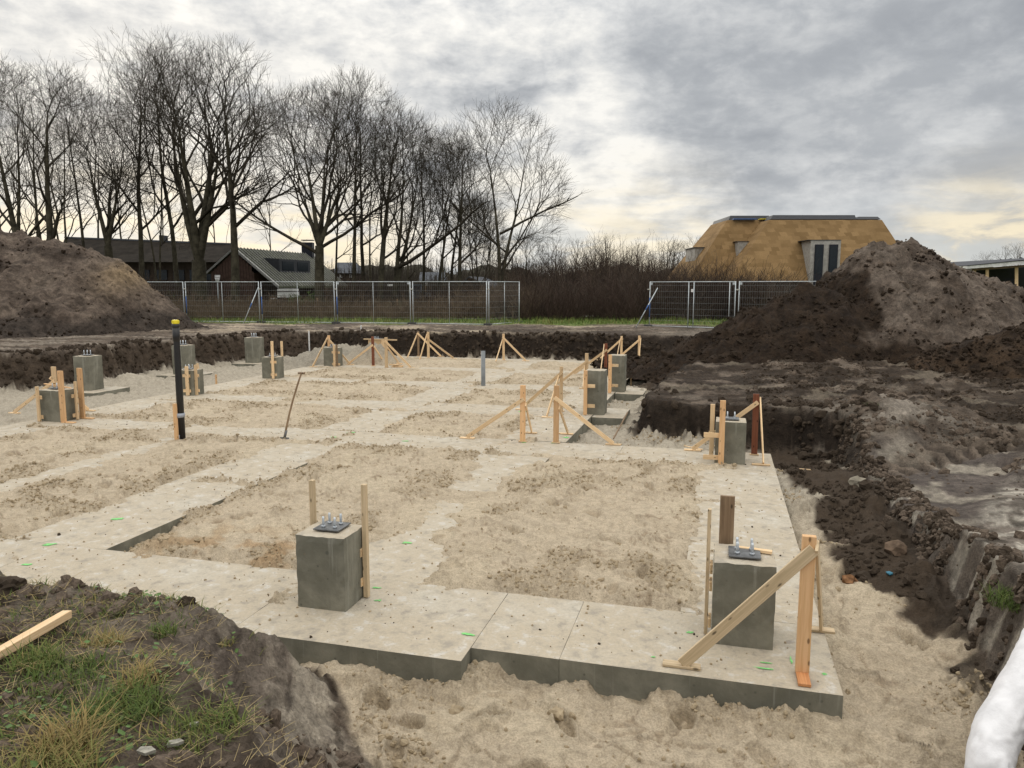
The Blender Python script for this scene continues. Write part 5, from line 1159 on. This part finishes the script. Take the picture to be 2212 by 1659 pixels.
# ------------------------------------------------------------------ brush
def brush_mesh(h, wd_, n, seed, upright=.5):
    rg = random.Random(seed); S = []
    for _ in range(n):
        a = rg.uniform(0, 6.283); q = math.sqrt(rg.random()) * wd_ * .5; p = Vector((math.cos(a) * q, math.sin(a) * q, -.05))
        d_ = Vector((math.cos(a) * q / wd_ * (1 - upright) * 2.2 + rg.gauss(0, .18), math.sin(a) * q / wd_ * (1 - upright) * 2 + rg.gauss(0, .18), 1)).normalized(); L = h * rg.uniform(.45, 1.05); r = .010
        for i in range(4):
            d_ = (d_ + Vector((rg.gauss(0, .13), rg.gauss(0, .13), .03))).normalized(); e_ = p + d_ * L / 4
            S.append((*p, *e_, r, r * .75)); r *= .75
            for _ in range(2 if i else 0):
                t_ = (d_ + Vector((rg.gauss(0, .55), rg.gauss(0, .55), rg.gauss(.1, .3)))).normalized(); f_ = p.lerp(e_, rg.random()); g2 = f_ + t_ * L * rg.uniform(.1, .26); S.append((*f_, *g2, .007, .005))
                t2 = (t_ + Vector((rg.gauss(0, .4), rg.gauss(0, .4), .2))).normalized(); S.append((*g2, *(g2 + t2 * L * .12), .005, .004))
            p = e_
    V_, F_ = seg_mesh(S, 3); return mesh_np('shrub', V_, F_)
SH = [brush_mesh(2.4, 2.6, 95, k, .5) for k in range(4)]; SHT = [brush_mesh(4.6, 3.4, 120, 20 + k, .6) for k in range(3)]; SHL = [brush_mesh(1.25, 2.2, 110, 40 + k, .75) for k in range(3)]
M_brush3 = plain('dark_shrub_twig', (.05, .036, .03), .9, .1, 0., .4, .6); M_brush4 = plain('grey_shrub_twig', (.095, .075, .06), .9, .1, 0., .4, .6)
for m_, mm in zip(SH, (M_brush, M_brush, M_brush3, M_brush4)): m_.materials.append(mm)
for m_, mm in zip(SHT, (M_brush3, M_brush, M_brush2)): m_.materials.append(mm)
for m_ in SHL: m_.materials.append(M_brush2)
def shrub(me, p, sc, label, group, m=None):
    o = bpy.data.objects.new('shrub', me); COL.objects.link(o); o.location = p; o.rotation_euler = (0, 0, random.uniform(0, 6.28)); o.scale = (sc * random.uniform(.9, 1.2), sc * random.uniform(.9, 1.2), sc)
    return prop(o, label, 'shrub', group)
x = 5.0 - 4.6
G1, G2, G3 = 'purple brown shrubs in the front row of the brush', 'taller brown shrubs at the back of the brush', 'low dry shrubs behind the left fence run'
for row, (Y, sc) in enumerate(((40.5, .92), (42.5, 1.0), (45.0, 1.08))):
    x = .4 + row * .4
    while x < 15.5:
        shrub(random.choice(SH), (x, Y + random.uniform(-.6, .6), .88), sc * random.choice((.62, .8, .95, 1.05, 1.2)) * random.uniform(.9, 1.1), 'purple brown leafless shrub in the front row of the brush between the fence runs', G1); x += random.uniform(.95, 1.45)
for row, (Y, sc) in enumerate(((48.5, .62), (53, .74), (59, .86))):
    x = .8 + row * .4
    while x < 17.5 + row * 3:
        shrub(random.choice(SHT), (x, Y + random.uniform(-1, 1), .88), sc * random.choice((.6, .8, 1.0, 1.25)) * random.uniform(.9, 1.1) * (.72 if x > 13.5 else 1.), 'tall brown leafless shrub in the back of the brush below the horizon', G2); x += random.uniform(1.1, 1.8)
for row, (Y, sc) in enumerate(((40.5, .9), (42.5, 1.15), (45.5, 1.35))):
    x = -20.5
    while x < .6:
        k = .75 + .5 * sst(np.array([x]), -5, 0)[0]
        shrub(random.choice(SHL), (x, Y + random.uniform(-.6, .6), .86), sc * k * random.uniform(.75, 1.2), 'low dry brown shrub behind the left run of mesh fence', G3); x += random.uniform(.95, 1.5)
for i, (x_, Y, s_) in enumerate(((1545, 44, .8), (1590, 43.5, .85), (1650, 43, .8), (1615, 43, .9), (1560, 46, 1.15), (1600, 45, 1.2), (1640, 44, 1.05), (1520, 47, 1.1), (1665, 42, .9), (1580, 42, .9), (1625, 41, .85))):
    q = far(x_, 660, Y); shrub(SHT[i % 3] if i < 4 else SH[i % 4], (q.x, Y, .88), s_ * .55 if i < 4 else s_ * .85, 'dense dark shrub in front of the thatched house wall', 'dark shrubs before the thatched house')
for i in range(34):
    x_ = random.uniform(255, 480) if i < 12 else random.uniform(715, 1120); Y = random.uniform(47, 57); q = far(x_, 660, Y); shrub(SHT[0] if i % 3 else SHT[2], (q.x, Y, .88), random.uniform(.38, .62), 'dark leafless undergrowth shrub between the tree trunks behind the fence', 'dark undergrowth between the tree trunks')
for i, (lab, x_, Y, s_) in enumerate((('green leafy bush beside the trailer', 668, 54, 1.0), ('green leafy bush right of the oak like trunk', 745, 54, .9), ('low green bush behind the buried fence panel', 375, 56, .95), ('low green bush just left of the massive tree foot', 408, 57, .8))):
    q = far(x_, 650, Y); n = 2600; rg = np.random.default_rng(i); d3 = rg.normal(size=(n, 3)); d3 /= np.linalg.norm(d3, axis=1, keepdims=True); pp = d3 * (rg.random((n, 1)) ** .33) * np.array([1.6, 1.1, 1.25]) * s_; pp[:, 2] = np.abs(pp[:, 2])
    pp *= 1 + .25 * np.sin(pp[:, :1] * 5 + i)
    a = rg.normal(size=(n, 3)) * .09; b_ = rg.normal(size=(n, 3)) * .09
    V_ = np.stack([pp, pp + a, pp + b_], 1).reshape(-1, 3); o = link('bush', mesh_np('bush', V_, np.arange(n * 3).reshape(-1, 3)), M_green); o.location = (q.x, Y, .9); prop(o, lab, 'bush', 'green bushes near the barn')
# distant wood: a dense bank of stems and twigs
rg = np.random.default_rng(5); S = []
for _ in range(7000):
    Y = rg.uniform(78, 125); xm = rg.uniform(-.55, .30); x = xm * Y; hmax = (3.4 + 2.0 * (perlin(np.array([x * .11]), np.array([Y * .05]), 9)[0] + .4)) * (Y / 90); L = rg.uniform(.35, 1.05) * hmax
    dx, dy = rg.normal(0, .12, 2); z1 = .9 + L; r_ = rg.uniform(.025, .06); S.append((x, Y, .6, x + dx * L, Y + dy * L, z1, r_, r_ * .4))
    for _k in range(2):
        t_ = rg.uniform(.35, .95); px, py, pz_ = x + dx * L * t_, Y + dy * L * t_, .6 + (z1 - .6) * t_; S.append((px, py, pz_, px + rg.normal(0, .5), py + rg.normal(0, .3), pz_ + rg.uniform(.1, .9), .022, .01))
V_, F_ = seg_mesh(S, 3); M_wood_far = plain('distant_stems', (.055, .047, .038), .95, .05, 0., .4, .05); prop(link('distant_woodland', mesh_np('distant_woodland', V_, F_), M_wood_far), kind='stuff')
xs = np.linspace(-100, 110, 240); V_ = []; 
for j, (yo, hs) in enumerate(((118, 0), (120, .75), (124, 1.0), (130, .95), (134, 0))):
    z_ = .7 + hs * (4.7 + 2.4 * fbm(xs, xs * 0 + j * .15, 14, 5, 301) + .6 * fbm(xs, xs * 0 + j, 2.5, 4, 302)); V_.append(np.stack([xs, np.full_like(xs, yo) + fbm(xs, xs * 0, 4, 3, 303 + j), z_], 1))
V_ = np.concatenate(V_); n = len(xs); i0 = (np.arange(4)[:, None] * n + np.arange(n - 1)[None, :]).ravel(); F_ = np.stack([i0, i0 + 1, i0 + n + 1, i0 + n], 1)
M_hedge = plain('far_hedge', (.05, .047, .036), .95, .05, 0., .5, 1.2, .8); prop(link('hedgerow', mesh_np('hedgerow', V_, F_, True), M_hedge), kind='stuff')

# ------------------------------------------------------------------ grass, weeds, clods
def blades(P, h, lean, wd_, hue, rg):
    """curved blades: 5 points each"""
    n = len(P); a = rg.uniform(0, 6.283, n); dx = np.cos(a); dy = np.sin(a); wx = -dy * wd_ * .5; wy = dx * wd_ * .5; V_ = np.zeros((n, 5, 3))
    for k, (t_, ws) in enumerate(((0, 1), (0, -1), (.55, .8), (.55, -.8), (1., 0))):
        V_[:, k, 0] = P[:, 0] + dx * lean * t_ ** 1.8 * h + wx * ws; V_[:, k, 1] = P[:, 1] + dy * lean * t_ ** 1.8 * h + wy * ws; V_[:, k, 2] = P[:, 2] + h * t_ * (1 - .25 * lean * t_) - .004
    b0 = np.arange(n) * 5; F_ = np.concatenate([np.stack([b0, b0 + 1, b0 + 3], 1), np.stack([b0, b0 + 3, b0 + 2], 1), np.stack([b0 + 2, b0 + 3, b0 + 4], 1)]); return V_.reshape(-1, 3), F_, np.repeat(hue, 5)
def grass_obj(name, V_, F_, hue, m=None, org=(0, 0, 0)):
    me = mesh_np(name, V_ - np.array(org), F_); a = me.attributes.new('hue', 'FLOAT', 'POINT'); a.data.foreach_set('value', hue.astype(np.float32)); o = link(name, me, m or M_grass); o.location = org; return o
rg = np.random.default_rng(3)
n = 26000; Yg = rg.uniform(35.0, 43.5, n); Xg = rg.uniform(-.46, .40, n) * Yg; k = rg.random(n) < sst(Yg + fbm(Xg, Yg, 3.5, 4, 101) * 1.2 + .1 * Xg, 35.4, 36.6); Xg, Yg = Xg[k], Yg[k]
P = np.stack([Xg, Yg, terrain(Xg, Yg)[0]], 1); n = len(P); q = fbm(Xg, Yg, 1.3, 3, 401)
o = grass_obj('grass', *blades(P, rg.uniform(.06, .20, n) * (1 + .7 * sst(q, 0, .5)), rg.uniform(.2, .9, n), .022, np.clip(rg.normal(.42, .22, n) + q * .3, 0, 1), rg), M_grass2); o['kind'] = 'stuff'
# on the near bank
n = 30000; ug = rg.uniform(-8, -1.4, n); vg = rg.uniform(.9, 4.1, n); Xg = ug * U.x + vg * V.x; Yg = ug * U.y + vg * V.y; m1 = fbm(Xg, Yg, .8, 4, 411)
k = (m1 + .45 * sst(-Xg, .9, 2.3) + .25 * sst(Yg, 3.4, 2.6) > .38) & (Yg > 1.0); k &= rg.random(n) < .9; Xg, Yg, m1 = Xg[k], Yg[k], m1[k]; z_, _c, sd_, _g = terrain(Xg, Yg); k = sd_ > .55; P = np.stack([Xg, Yg, z_], 1)[k]; m1 = m1[k]; n = len(P)
o = grass_obj('grass', *blades(P, rg.uniform(.02, .075, n), rg.uniform(.5, 1.8, n), rg.uniform(.003, .006, n), np.clip(rg.normal(.52, .30, n), 0, 1), rg)); o['kind'] = 'stuff'
n = 4200; ug = rg.uniform(-8, -1.6, n); vg = rg.uniform(.9, 4.1, n); Xg = ug * U.x + vg * V.x; Yg = ug * U.y + vg * V.y; k = fbm(Xg, Yg, .5, 3, 421) > .22; Xg, Yg = Xg[k], Yg[k]; z_, _c, sd_, _g = terrain(Xg, Yg); k = sd_ > .6; Xg, Yg, z_ = Xg[k], Yg[k], z_[k]; n = len(Xg)
c3 = np.stack([Xg, Yg, z_ + rg.uniform(.012, .04, n)], 1); a = rg.uniform(0, 6.28, n); s_ = rg.uniform(.008, .022, n); ax = np.stack([np.cos(a), np.sin(a), rg.normal(0, .25, n)], 1) * s_[:, None]; bx = np.stack([-np.sin(a), np.cos(a), rg.normal(0, .25, n)], 1) * s_[:, None] * .8
V_ = np.stack([c3 - ax, c3 - bx, c3 + ax, c3 + bx], 1).reshape(-1, 3); o = link('ground_weeds', mesh_np('ground_weeds', V_, np.arange(n * 4).reshape(-1, 4)), plain('weed_leaf', (.085, .15, .04), .6, .3, 0., .35, 9)); o['kind'] = 'stuff'
# straw litter
n = 5200; ug = rg.uniform(-7, -1.5, n); vg = rg.uniform(1.0, 3.9, n); Xg = ug * U.x + vg * V.x; Yg = ug * U.y + vg * V.y; z_, _c, sd_, _g = terrain(Xg, Yg); k = sd_ > .5; Xg, Yg, z_ = Xg[k], Yg[k], z_[k]; n = len(Xg); a = rg.uniform(0, 6.28, n); L = rg.uniform(.03, .12, n)
S = np.stack([Xg, Yg, z_ + .01, Xg + np.cos(a) * L, Yg + np.sin(a) * L, z_ + .012 + rg.uniform(0, .05, n), np.full(n, .0016), np.full(n, .001)], 1); V_, F_ = seg_mesh(S, 3); o = link('straw_litter', mesh_np('straw_litter', V_, F_), plain('straw', (.42, .33, .17), .8)); o['kind'] = 'stuff'
def tuft(label, px, py, z, rad_, h, n, hue, lean=.7, seed=0):
    p = at(px, py, z); p.z = ground_z(p.x, p.y); rg = np.random.default_rng(seed + 900); a = rg.uniform(0, 6.28, n); q = rad_ * np.sqrt(rg.random(n))
    P = np.stack([np.cos(a) * q, np.sin(a) * q, np.full(n, -.01)], 1); V_, F_, hu = blades(P, rg.uniform(.35, 1.05, n) * h * .72, rg.uniform(.3, lean * 2.4, n), rg.uniform(.003, .007, n), np.clip(rg.normal(hue, .16, n), 0, 1), rg)
    o = grass_obj('grass_tuft', V_, F_, hu); o.location = p; return prop(o, label, 'grass tuft', 'grass tufts on the banks')
for i, a in enumerate((('yellowed grass tuft near the lip of the grassy bank', 218, 1352, .9, .10, .15, 260, .85), ('small green tuft on the bank right of the yellowed one', 343, 1330, .86, .09, .14, 200, .35), ('green and brown tuft below the long squared timber', 75, 1398, .95, .12, .2, 260, .5),
        ('wide green tuft in the left middle of the grassy bank', 140, 1425, .97, .2, .15, 420, .3), ('big bright green tuft in the middle of the grassy bank', 275, 1500, .96, .17, .22, 520, .35), ('brown upright tuft above the big bright green one', 300, 1445, .95, .1, .2, 220, .95),
        ('tall dry straw coloured tuft at the lower left', 130, 1580, 1.0, .12, .28, 300, .95), ('large drooping brown green tuft in the bottom left corner', 85, 1650, 1.03, .2, .24, 520, .75), ('dark green tuft at the edge of the grey slope', 440, 1580, .9, .17, .17, 420, .5),
        ('short tuft on the very lip of the bank corner', 478, 1312, .78, .07, .07, 120, .7), ('wispy tuft on the raised lip of the bank', 245, 1283, .88, .07, .13, 130, .55), ('low green clover like tuft at the far left', 95, 1500, 1.0, .2, .1, 420, .2),
        ('bright green tuft hanging on the right bank at the frame edge', 2192, 1245, .6, .16, .22, 420, .3), ('small green tuft on the pale lump of the right ridge', 1883, 902, .62, .1, .1, 120, .25))):
    tuft(*a, seed=i)
def clods(name, Pxy, size, m, hue=None, seed=0, zadd=0.):
    rg = np.random.default_rng(seed); bm = bmesh.new(); bmesh.ops.create_icosphere(bm, subdivisions=1, radius=1.0); bv = np.array([v_.co for v_ in bm.verts]); bf = np.array([[v_.index for v_ in f_.verts] for f_ in bm.faces]); bm.free()
    n = len(Pxy); a = rg.uniform(0, 6.28, n); sc = size[:, None] * rg.uniform(.6, 1.2, (n, 3)) * np.array([1, 1, .75]); V_ = bv[None] * sc[:, None, :] * rg.uniform(.5, 1.3, (n, len(bv), 1))
    c, s_ = np.cos(a)[:, None], np.sin(a)[:, None]; x_ = V_[..., 0] * c - V_[..., 1] * s_; y_ = V_[..., 0] * s_ + V_[..., 1] * c; V_ = np.stack([x_ + Pxy[:, :1], y_ + Pxy[:, 1:2], V_[..., 2] + Pxy[:, 2:3] + size[:, None] * .25], 2)
    F_ = (bf[None] + (np.arange(n) * len(bv))[:, None, None]).reshape(-1, 3); o = link(name, mesh_np(name, V_.reshape(-1, 3), F_), m); o['kind'] = 'stuff'; return o
M_clod = plain('dark_soil_clod', (.05, .038, .028), .95, .1, 0., .35, 6); M_sclod = plain('sand_clod', (.36, .29, .195), .95, .1, 0., .25, 9)
n = 150000; ug = rg.uniform(-13.4, 2.0, n); vg = 3.3 + 19 * rg.random(n) ** 1.5; Xg = ug * U.x + vg * V.x; Yg = ug * U.y + vg * V.y; z_, _c, sd_, _g = terrain(Xg, Yg); ss = strip_sd(ug, vg); inn_ = footprint(ug, vg)
on = inn_ & (ss < 0) & (z_ < 0); cm_ = fbm(Xg, Yg, 1.1, 3, 54) * .8 + .44 * np.exp(-((ss - .16) / .28) ** 2) * inn_ + .12 * fbm(Xg, Yg, .3, 3, 254)
k = (sd_ < -.05) & (_c[:, 0] > .15) & np.where(on, rg.random(n) < .035, ((cm_ > np.where(inn_, .30, .10)) & (rg.random(n) < sst(cm_, np.where(inn_, .26, .05), np.where(inn_, .5, .4)))) | (rg.random(n) < .03)) & (z_ > -.4)
P = np.stack([Xg, Yg, np.where(on, 0.004, z_ + .003)], 1)[k]; sz = rg.gamma(1.5, .0055, len(P)) + .004; scatter('sand_crumbs', P, np.where(on[k], np.minimum(sz * .55, .011), np.minimum(sz * .72, .03)), M_sclod, 1)
n = 1500; ug = rg.uniform(-13.4, .9, n); vg = 5.1 + 16 * rg.random(n) ** 1.4; ss = strip_sd(ug, vg); k = footprint(ug, vg) & (ss < -.03) & (fbm(ug, vg, .8, 3, 441) > .08); ug, vg = ug[k], vg[k]; P = np.stack([ug * U.x + vg * V.x, ug * U.y + vg * V.y, 0 * ug + .002], 1); scatter('soil_crumbs', P, rg.gamma(1.1, .0028, len(P)) + .002, M_clod, 2)
n = 60000; ug = np.where(rg.random(n) < .94, rg.uniform(.6, 12, n), rg.uniform(-7, -1.6, n)); vg = np.where(ug > 0, 5 + 22 * rg.random(n) ** 1.4, rg.uniform(1, 4, n)); Xg = ug * U.x + vg * V.x; Yg = ug * U.y + vg * V.y; z_, _c, sd_, _g = terrain(Xg, Yg)
k = ((sd_ > .05) | ((sd_ < -.02) & (_c[:, 0] < .12))) & (fbm(Xg, Yg, 1.1, 3, 431) > .0) & ~((ug > 1.9) & (ug < 3.7) & (vg > 6) & (vg < 12.4) & (rg.random(n) < .88)); P = np.stack([Xg, Yg, z_], 1)[k]; ck = _c[k, 0]; sz = np.minimum(rg.gamma(1.3, .011, len(P)) + .006, .07)
scatter('soil_clods', P[ck < .085], sz[ck < .085], M_clod, 3); scatter('soil_clods', P[ck >= .085], sz[ck >= .085], M_gclod, 4)
# lumps sticking out of the bank faces
n = 70000; ug = rg.uniform(-20, 3, n); vg = rg.uniform(5.5, 31.5, n); Xg = ug * U.x + vg * V.x; Yg = ug * U.y + vg * V.y; z_, _c, sd_, _g = terrain(Xg, Yg); k = (sd_ > -.15) & (sd_ < .75) & (_c[:, 0] < .13) & ~((ug > 1.4) & (vg < 13)) & ((ug < -1.9) | (ug > 1.2) | (rg.random(n) < .08)); P = np.stack([Xg, Yg, z_], 1)[k]; sz = np.minimum(rg.gamma(1.5, .020, len(P)) + .012, .085); scatter('soil_clods', P, sz, M_clod, 5)
n = 12000; ug = rg.uniform(1.85, 2.45, n); vg = rg.uniform(4.5, 13.2, n); Xg = ug * U.x + vg * V.x; Yg = ug * U.y + vg * V.y; z_, _c, sd_, _g = terrain(Xg, Yg); k = (sd_ > -.06) & (sd_ < .34) & (fbm(ug, vg * 2, .4, 3, 451) > .02); P = np.stack([Xg, Yg, z_], 1)[k]; sz = np.minimum(rg.gamma(1.4, .011, len(P)) + .006, .045); h_ = rg.random(len(P)) < .5
scatter('soil_clods', P[h_], sz[h_], M_clod, 6); scatter('soil_clods', P[~h_], sz[~h_], M_gclod, 7)
def rock(label, px, py, z, s_, m, name='stone', cat='stone', seed=0, flat=.7, sub=2, lump=.25):
    p = at(px, py, z); p.z = max(ground_z(p.x, p.y), -.3) + s_ * .25; bm = bmesh.new(); bmesh.ops.create_icosphere(bm, subdivisions=sub, radius=s_); rg = random.Random(seed); off = rg.random() * 50
    for v_ in bm.verts:
        c = v_.co.normalized(); q = 1 + lump * (math.sin(c.x * 4 + off) * math.cos(c.y * 5 + off * 2) + .5 * math.sin(c.z * 9 + c.x * 7 + off)) + rg.uniform(-.07, .07); v_.co *= q; v_.co.z *= flat
    o = link(name, bm_mesh(name, bm), m); o.location = p; o.rotation_euler = (0, 0, rg.uniform(0, 6)); return prop(o, label, cat)
M_rust = plain('rusty_stone', (.19, .10, .05), .9, .1, 0., .5, 14, .4)
rock('rust brown stone lying on the sand in the right trench', 1833, 1274, -.2, .075, M_rust, seed=3); rock('dark soil lump beside the rust brown stone', 1865, 1268, -.2, .085, M_clod, 'soil_clod', 'soil clod', 4)
rock('earthy boulder half buried in the dark trench spoil', 1935, 1218, -.1, .11, plain('earthy_stone', (.12, .085, .06), .9, .1, 0., .4, 10, .4), seed=5)
rock('scrap of blue plastic on the earthy boulder', 1922, 1229, .05, .035, plain('blue_plastic', (.03, .16, .24), .5), 'plastic_scrap', 'scrap', 6, .5, 1)
rock('dark peaty clod overhanging the bank at the left frame edge', 14, 1268, .82, .10, M_clod, 'soil_clod', 'soil clod', 7, .7, 3); rock('crumbly clod on the lip near the bank corner', 402, 1300, .76, .05, M_clod, 'soil_clod', 'soil clod', 8, .8, 3)
rock('grey sand block lying in the trench spoil', 1850, 1078, -.1, .10, plain('grey_sand', (.24, .215, .17), .95, .1, 0., .3, 8, .4), 'sand_lump', 'sand lump', 9)
rock('pale cracked sand lump on the sand before the slab', 1200, 1545, -.2, .055, M_sclod, 'sand_lump', 'sand lump', 10); rock('small sand lump near the slope foot', 985, 1540, -.2, .05, M_sclod, 'sand_lump', 'sand lump', 12)
M_frag = plain('concrete_chip', (.33, .315, .27), .9, .1, 0., .3, 30, .5)
for i, (lab, px, py, w_, l_) in enumerate((('left flat concrete fragment in the grass', 316, 1622, .05, .085), ('right flat concrete fragment in the grass', 380, 1602, .045, .08), ('small white chip above the concrete fragments', 418, 1558, .025, .04))):
    p = at(px, py, .93); p.z = ground_z(p.x, p.y) + .022; bm = bmesh.new(); rg_ = random.Random(i); n = 5
    t_ = [bm.verts.new((math.cos(k * 6.283 / n) * l_ * .5 * rg_.uniform(.75, 1.1), math.sin(k * 6.283 / n) * w_ * .5 * rg_.uniform(.55, 1.25), .006)) for k in range(n)]; b_ = [bm.verts.new((v_.co.x * .95, v_.co.y * .95, -.008)) for v_ in t_]
    bm.faces.new(t_); bm.faces.new(b_[::-1])
    for k in range(n): bm.faces.new((t_[k], b_[k], b_[(k + 1) % n], t_[(k + 1) % n]))
    o = link('concrete_fragment', bm_mesh('concrete_fragment', bm), M_frag); o.location = p; o.rotation_euler = (.12, -.08, .3 * i - .2); prop(o, lab, 'rubble', 'rubble in the grass')
# ------------------------------------------------------------------ white fabric tube at the lower right corner
pts = [at(2320, 1250, .70), at(2275, 1350, .56), at(2222, 1455, .40), at(2172, 1550, .26), at(2140, 1625, .15), at(2142, 1700, .05)]
q = []
for i in range(len(pts) - 1):
    a, b_ = pts[i], pts[i + 1]; p_ = pts[max(i - 1, 0)]; n_ = pts[min(i + 2, len(pts) - 1)]
    for k in range(16):
        t_ = k / 16; q.append(.5 * ((2 * a) + (b_ - p_) * t_ + (2 * p_ - 5 * a + 4 * b_ - n_) * t_ ** 2 + (3 * a - p_ - 3 * b_ + n_) * t_ ** 3))
q.append(pts[-1]); nr_ = 48; rows = []; s_ = 0.; prev = None
for i, p in enumerate(q):
    t_ = (q[min(i + 1, len(q) - 1)] - q[max(i - 1, 0)]).normalized(); a = t_.orthogonal().normalized() if prev is None else (prev - t_ * prev.dot(t_)).normalized(); prev = a; b_ = t_.cross(a)
    th = np.linspace(0, 2 * np.pi, nr_, endpoint=False); s_ = i * .02; end = min(1, (len(q) - 1 - i) / 8 + .25)
    rr = .118 * (1 + .035 * fbm(np.cos(th) * 1.2 + 5, np.sin(th) * 1.2 + s_ * 2, .8, 2, 501)) + .009 * np.maximum(0, np.sin(th * 3 + s_ * 11 + 2.5 * fbm(np.cos(th) + s_ * 2, np.sin(th), .9, 2, 502))) ** 3 + .008 * np.maximum(0, np.sin(th * 2 - s_ * 17 + 3 * fbm(np.cos(th), np.sin(th) + s_ * 2, .7, 2, 504))) ** 4; rr = rr * (end ** .4)
    rows.append(np.array(p)[None] + np.cos(th)[:, None] * np.array(a)[None] * rr[:, None] + np.sin(th)[:, None] * np.array(b_)[None] * rr[:, None])
V_ = np.concatenate(rows); F_ = []
for i in range(len(q) - 1):
    k = np.arange(nr_); F_.append(np.stack([i * nr_ + k, i * nr_ + (k + 1) % nr_, (i + 1) * nr_ + (k + 1) % nr_, (i + 1) * nr_ + k], 1))
M_fabric = plain('white_fleece', (.70, .70, .72), .85, .15, 0., .10, 9, .3)
o0 = np.array(pts[2]); o = link('fabric_tube', mesh_np('fabric_tube', V_ - o0, np.concatenate(F_), True), M_fabric); o.location = o0; prop(o, 'bulky wrinkled white fabric tube curving down at the lower right corner', 'fabric tube')
